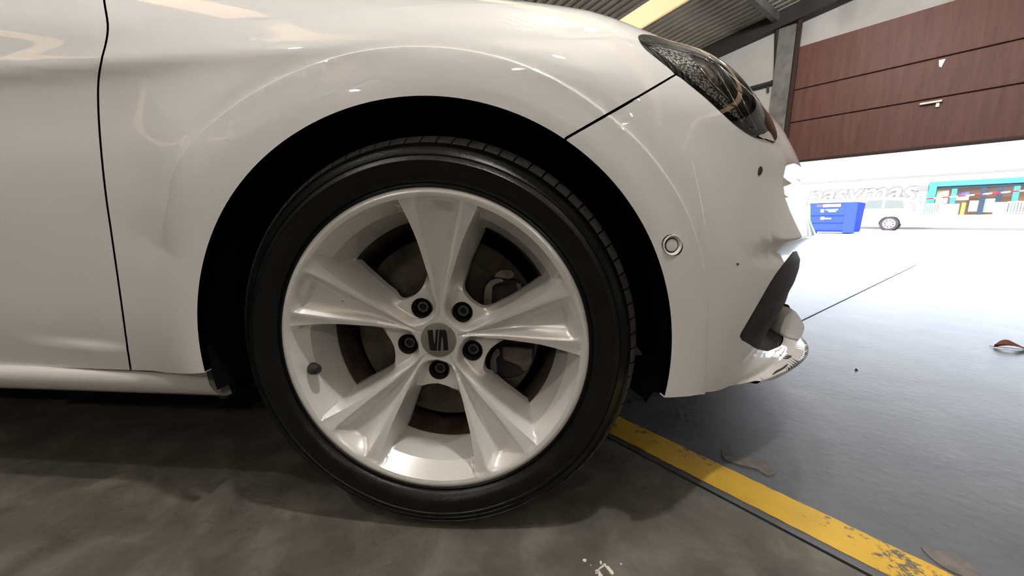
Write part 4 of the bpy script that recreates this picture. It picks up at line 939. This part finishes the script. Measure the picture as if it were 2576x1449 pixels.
# lettering on the facade
def lettering(body, px_l, px_r, px_b, px_t, name, parent, col, dv, off=0., shear=.25):
    cu = bpy.data.curves.new(name, 'FONT'); cu.body = body; cu.offset = off; cu.fill_mode = 'NONE'; cu.bevel_depth = .024; cu.bevel_resolution = 1; cu.shear = shear; cu.align_x = 'LEFT'
    tmp = bpy.data.objects.new(name, cu); COL.objects.link(tmp); bpy.context.view_layer.update()
    me = bpy.data.meshes.new_from_object(tmp.evaluated_get(bpy.context.evaluated_depsgraph_get())); bpy.data.objects.remove(tmp)
    xs = [v.co.x for v in me.vertices]; ys = [v.co.y for v in me.vertices]; x0, x1, y0, y1 = min(xs), max(xs), min(ys), max(ys)
    ul, ur = bp(px_l)[0], bp(px_r)[0]; zb, zt = px_b, px_t
    for v in me.vertices:
        q = W(ul+(ur-ul)*(v.co.x-x0)/(x1-x0), V_B-dv-v.co.z, zb+(zt-zb)*(v.co.y-y0)/(y1-y0))-B0; v.co = q
    me.materials.clear(); me.materials.append(col); o = bpy.data.objects.new(name, me); link(o, parent); return o
zb = bp((2180, 525))[1]; ztx = bp((2180, 470))[1]
lettering('nasymas', (2028, 500), (2312, 490), zb, ztx, 'sign_letters', bld, M['greyline'], .03, .035)
zb2 = bp((2290, 513))[1]; zt2_ = bp((2290, 505))[1]
lettering('cos', (2270, 508), (2304, 506), zb2-.1, zt2_-.1, 'sign_letters', bld, M['greyline'], .03, .0)
uu_, zz_ = bp((2322, 473)); bbox('wall_box', M['greyline'], uu_-.2, uu_+.2, zz_-.14, zz_+.14, V_B-.15, V_B)
uu_, zz_ = bp((2262, 519)); bbox('meter_cabinet', M['greyline'], uu_-.55, uu_+.5, zz_-.33, zz_+.3, V_B-.06, V_B, bevel=.05)

# blue waste container
g0 = sg((2056, 588)); g1 = sg((2152, 588)); VBIN = float(sg((2100, 588)) @ VW)
M['blue'] = mat('blue_container', (.018, .034, .25), .9, spec=.03); M['bluedk'] = mat('dark_slot', (.02, .02, .03), .7); M['lid'] = mat('pale_lid', (.82, .83, .86), .5); M['sticker'] = mat('white_sticker', (.9, .9, .92), .6)
ub0, ub1 = on_v((2036, 520), VBIN)[0], on_v((2153, 560), VBIN)[0]; zbin = gz_(VBIN); ztop = on_v((2100, 510), VBIN)[1]; zlid = on_v((2100, 501), VBIN)[1]
binr = empty('waste_container', tuple(W((ub0+ub1)/2, VBIN, zbin))); tag(binr, 'blue recycling container with a pale lid standing in the yard', 'container'); BO = np.array(binr.location)
DEP = 1.1; tap = .14
def bb(name, m, u0, u1, z0, z1, v0, v1, par=binr, bevel=.01):
    mb = MB(); mb.box(W((u0+u1)/2, (v0+v1)/2, (z0+z1)/2)-BO, (abs(u1-u0), abs(v1-v0), z1-z0), AXW); return mb.build(name, m, par, bevel=bevel)
mb = MB(); lo = [W(u, v, zbin+.06)-BO for u, v in ((ub0-tap, VBIN), (ub1+tap*.3, VBIN), (ub1+tap*.3, VBIN+DEP), (ub0-tap, VBIN+DEP))]; hi = [W(u, v, ztop)-BO for u, v in ((ub0, VBIN), (ub1, VBIN), (ub1, VBIN+DEP), (ub0, VBIN+DEP))]
mb.add(lo+hi, [(0, 1, 2, 3), (4, 5, 6, 7), (0, 1, 5, 4), (1, 2, 6, 5), (2, 3, 7, 6), (3, 0, 4, 7)]); mb.build('container_body', M['blue'], binr, bevel=.03)
H = ztop-zbin
for f in (.12, .36, .60): bb('rib', M['blue'], ub0-tap*(1-f)*.8, ub1-(ub1-ub0)*.26, zbin+H*f-.012, zbin+H*f+.012, VBIN-.035, VBIN+.01)
bb('corner_post', M['blue'], ub1+(ub0-ub1)*.24, ub1, zbin+.03, ztop, VBIN-.05, VBIN+.02, bevel=.03)
bb('slot', M['bluedk'], ub0-(ub0-ub1)*.16, ub0-(ub0-ub1)*.66, ztop-.16, ztop-.04, VBIN-.012, VBIN+.01)
bb('sticker', M['sticker'], ub0-(ub0-ub1)*.30, ub0-(ub0-ub1)*.66, ztop-.15, ztop-.05, VBIN-.03, VBIN-.01)
bb('sticker', M['sticker'], ub0-(ub0-ub1)*.36, ub0-(ub0-ub1)*.62, ztop-.27, ztop-.23, VBIN-.02, VBIN-.0)
bb('sticker', M['sticker'], ub0-(ub0-ub1)*.42, ub0-(ub0-ub1)*.58, ztop-.335, ztop-.295, VBIN-.02, VBIN-.0)
bb('sticker', M['sticker'], ub0-(ub0-ub1)*.26, ub0-(ub0-ub1)*.33, ztop-.34, ztop-.23, VBIN-.02, VBIN-.0)
bb('sticker', M['sticker'], ub0-(ub0-ub1)*.30, ub0-(ub0-ub1)*.50, zbin+H*.47, zbin+H*.51, VBIN-.02, VBIN-.0)
bb('sticker', M['sticker'], ub0-(ub0-ub1)*.28, ub0-(ub0-ub1)*.36, zbin+H*.455, zbin+H*.55, VBIN-.02, VBIN-.0, bevel=.03)
bb('container_lid', M['lid'], ub0+.03, ub1-.03, ztop, zlid, VBIN-.06, VBIN+DEP+.05, bevel=.05)
for k in (.15, .85): bb('foot', M['bluedk'], ub0-(ub0-ub1)*k-.08, ub0-(ub0-ub1)*k+.08, zbin, zbin+.07, VBIN+.1, VBIN+.25)

# white parked car behind the container
VCAR = float(sg((2235, 580)) @ VW); zc = gz_(VCAR); M['cwhite'] = mat('white_parked_paint', (.82, .82, .82), .3, 0, .6); M['cglass'] = mat('tinted_window', (.06, .07, .07), .5, spec=.1)
uw_, _ = on_v((2235, 568), VCAR); pc = empty('parked_car', tuple(W(uw_, VCAR, zc))); tag(pc, 'white parked hatchback half hidden behind the blue container', 'car'); PC = np.array(pc.location)
def cprism(name, uz, v0, dv, m, smooth=False, bevel=0.): 
    mb = MB(); mb.prism([W(uw_+u, VCAR+v0, zc+z)-PC for u, z in uz], VW*dv); return mb.build(name, m, pc, bevel=bevel)
body = [(-.74, .42), (-.78, .75), (-.72, 1.05), (-.60, 1.32), (-.42, 1.46), (.2, 1.52), (1.2, 1.50), (1.9, 1.32), (2.5, 1.0), (3.1, .92), (3.35, .78), (3.38, .4), (3.2, .25), (2.9, .22)]
archp = [(2.45+.36*math.cos(a), .30+.36*math.sin(a)) for a in np.linspace(0, PI, 12)] + [(2.05, .22), (.4, .22)] + [(.36*math.cos(a), .30+.36*math.sin(a)) for a in np.linspace(0, PI, 12)] + [(-.5, .26)]
cprism('body', body+archp, 0, 1.65, M['cwhite'], bevel=.05)
cprism('rear_side_window', [(-.42, 1.0), (-.30, 1.34), (.25, 1.40), (.25, 1.0)], -.006, .02, M['cglass']); cprism('front_side_window', [(.33, 1.0), (.33, 1.40), (1.15, 1.38), (1.75, 1.0)], -.006, .02, M['cglass'])
cprism('tail_lamp', [(-.765, .86), (-.745, 1.10), (-.60, 1.30), (-.55, 1.28), (-.64, 1.08), (-.68, .88)], -.012, .1, mat('tail_lamp_red', (.6, .05, .06), .3))
M['pwheel'] = mat('grey_wheel', (.5, .5, .5), .6); M['ptyre'] = mat('parked_tyre', (.03, .025, .03), .9, spec=.02)
def disc_w(name, u, z, r, v0, dv, m, n=28, par=None):
    mb = MB(); mb.prism([W(uw_+u+r*math.cos(a), VCAR+v0, zc+z+r*math.sin(a))-PC for a in np.linspace(0, 2*PI, n, endpoint=False)], VW*dv); return mb.build(name, m, par or pc)
for u in (0, 2.45):
    t_ = disc_w('tyre', u, .31, .31, .02, .2, M['ptyre']); disc_w('wheel_rim', u, .31, .215, -.0, .03, M['pwheel'], par=t_)
    for k in range(8):
        a = k*PI/4+.2; disc_w('rim_hole', u+.145*math.cos(a), .31+.145*math.sin(a), .035, -.006, .02, M['ptyre'], 10, par=t_)
    disc_w('wheel_arch', u, .30, .34, .12, .5, M['ptyre'])
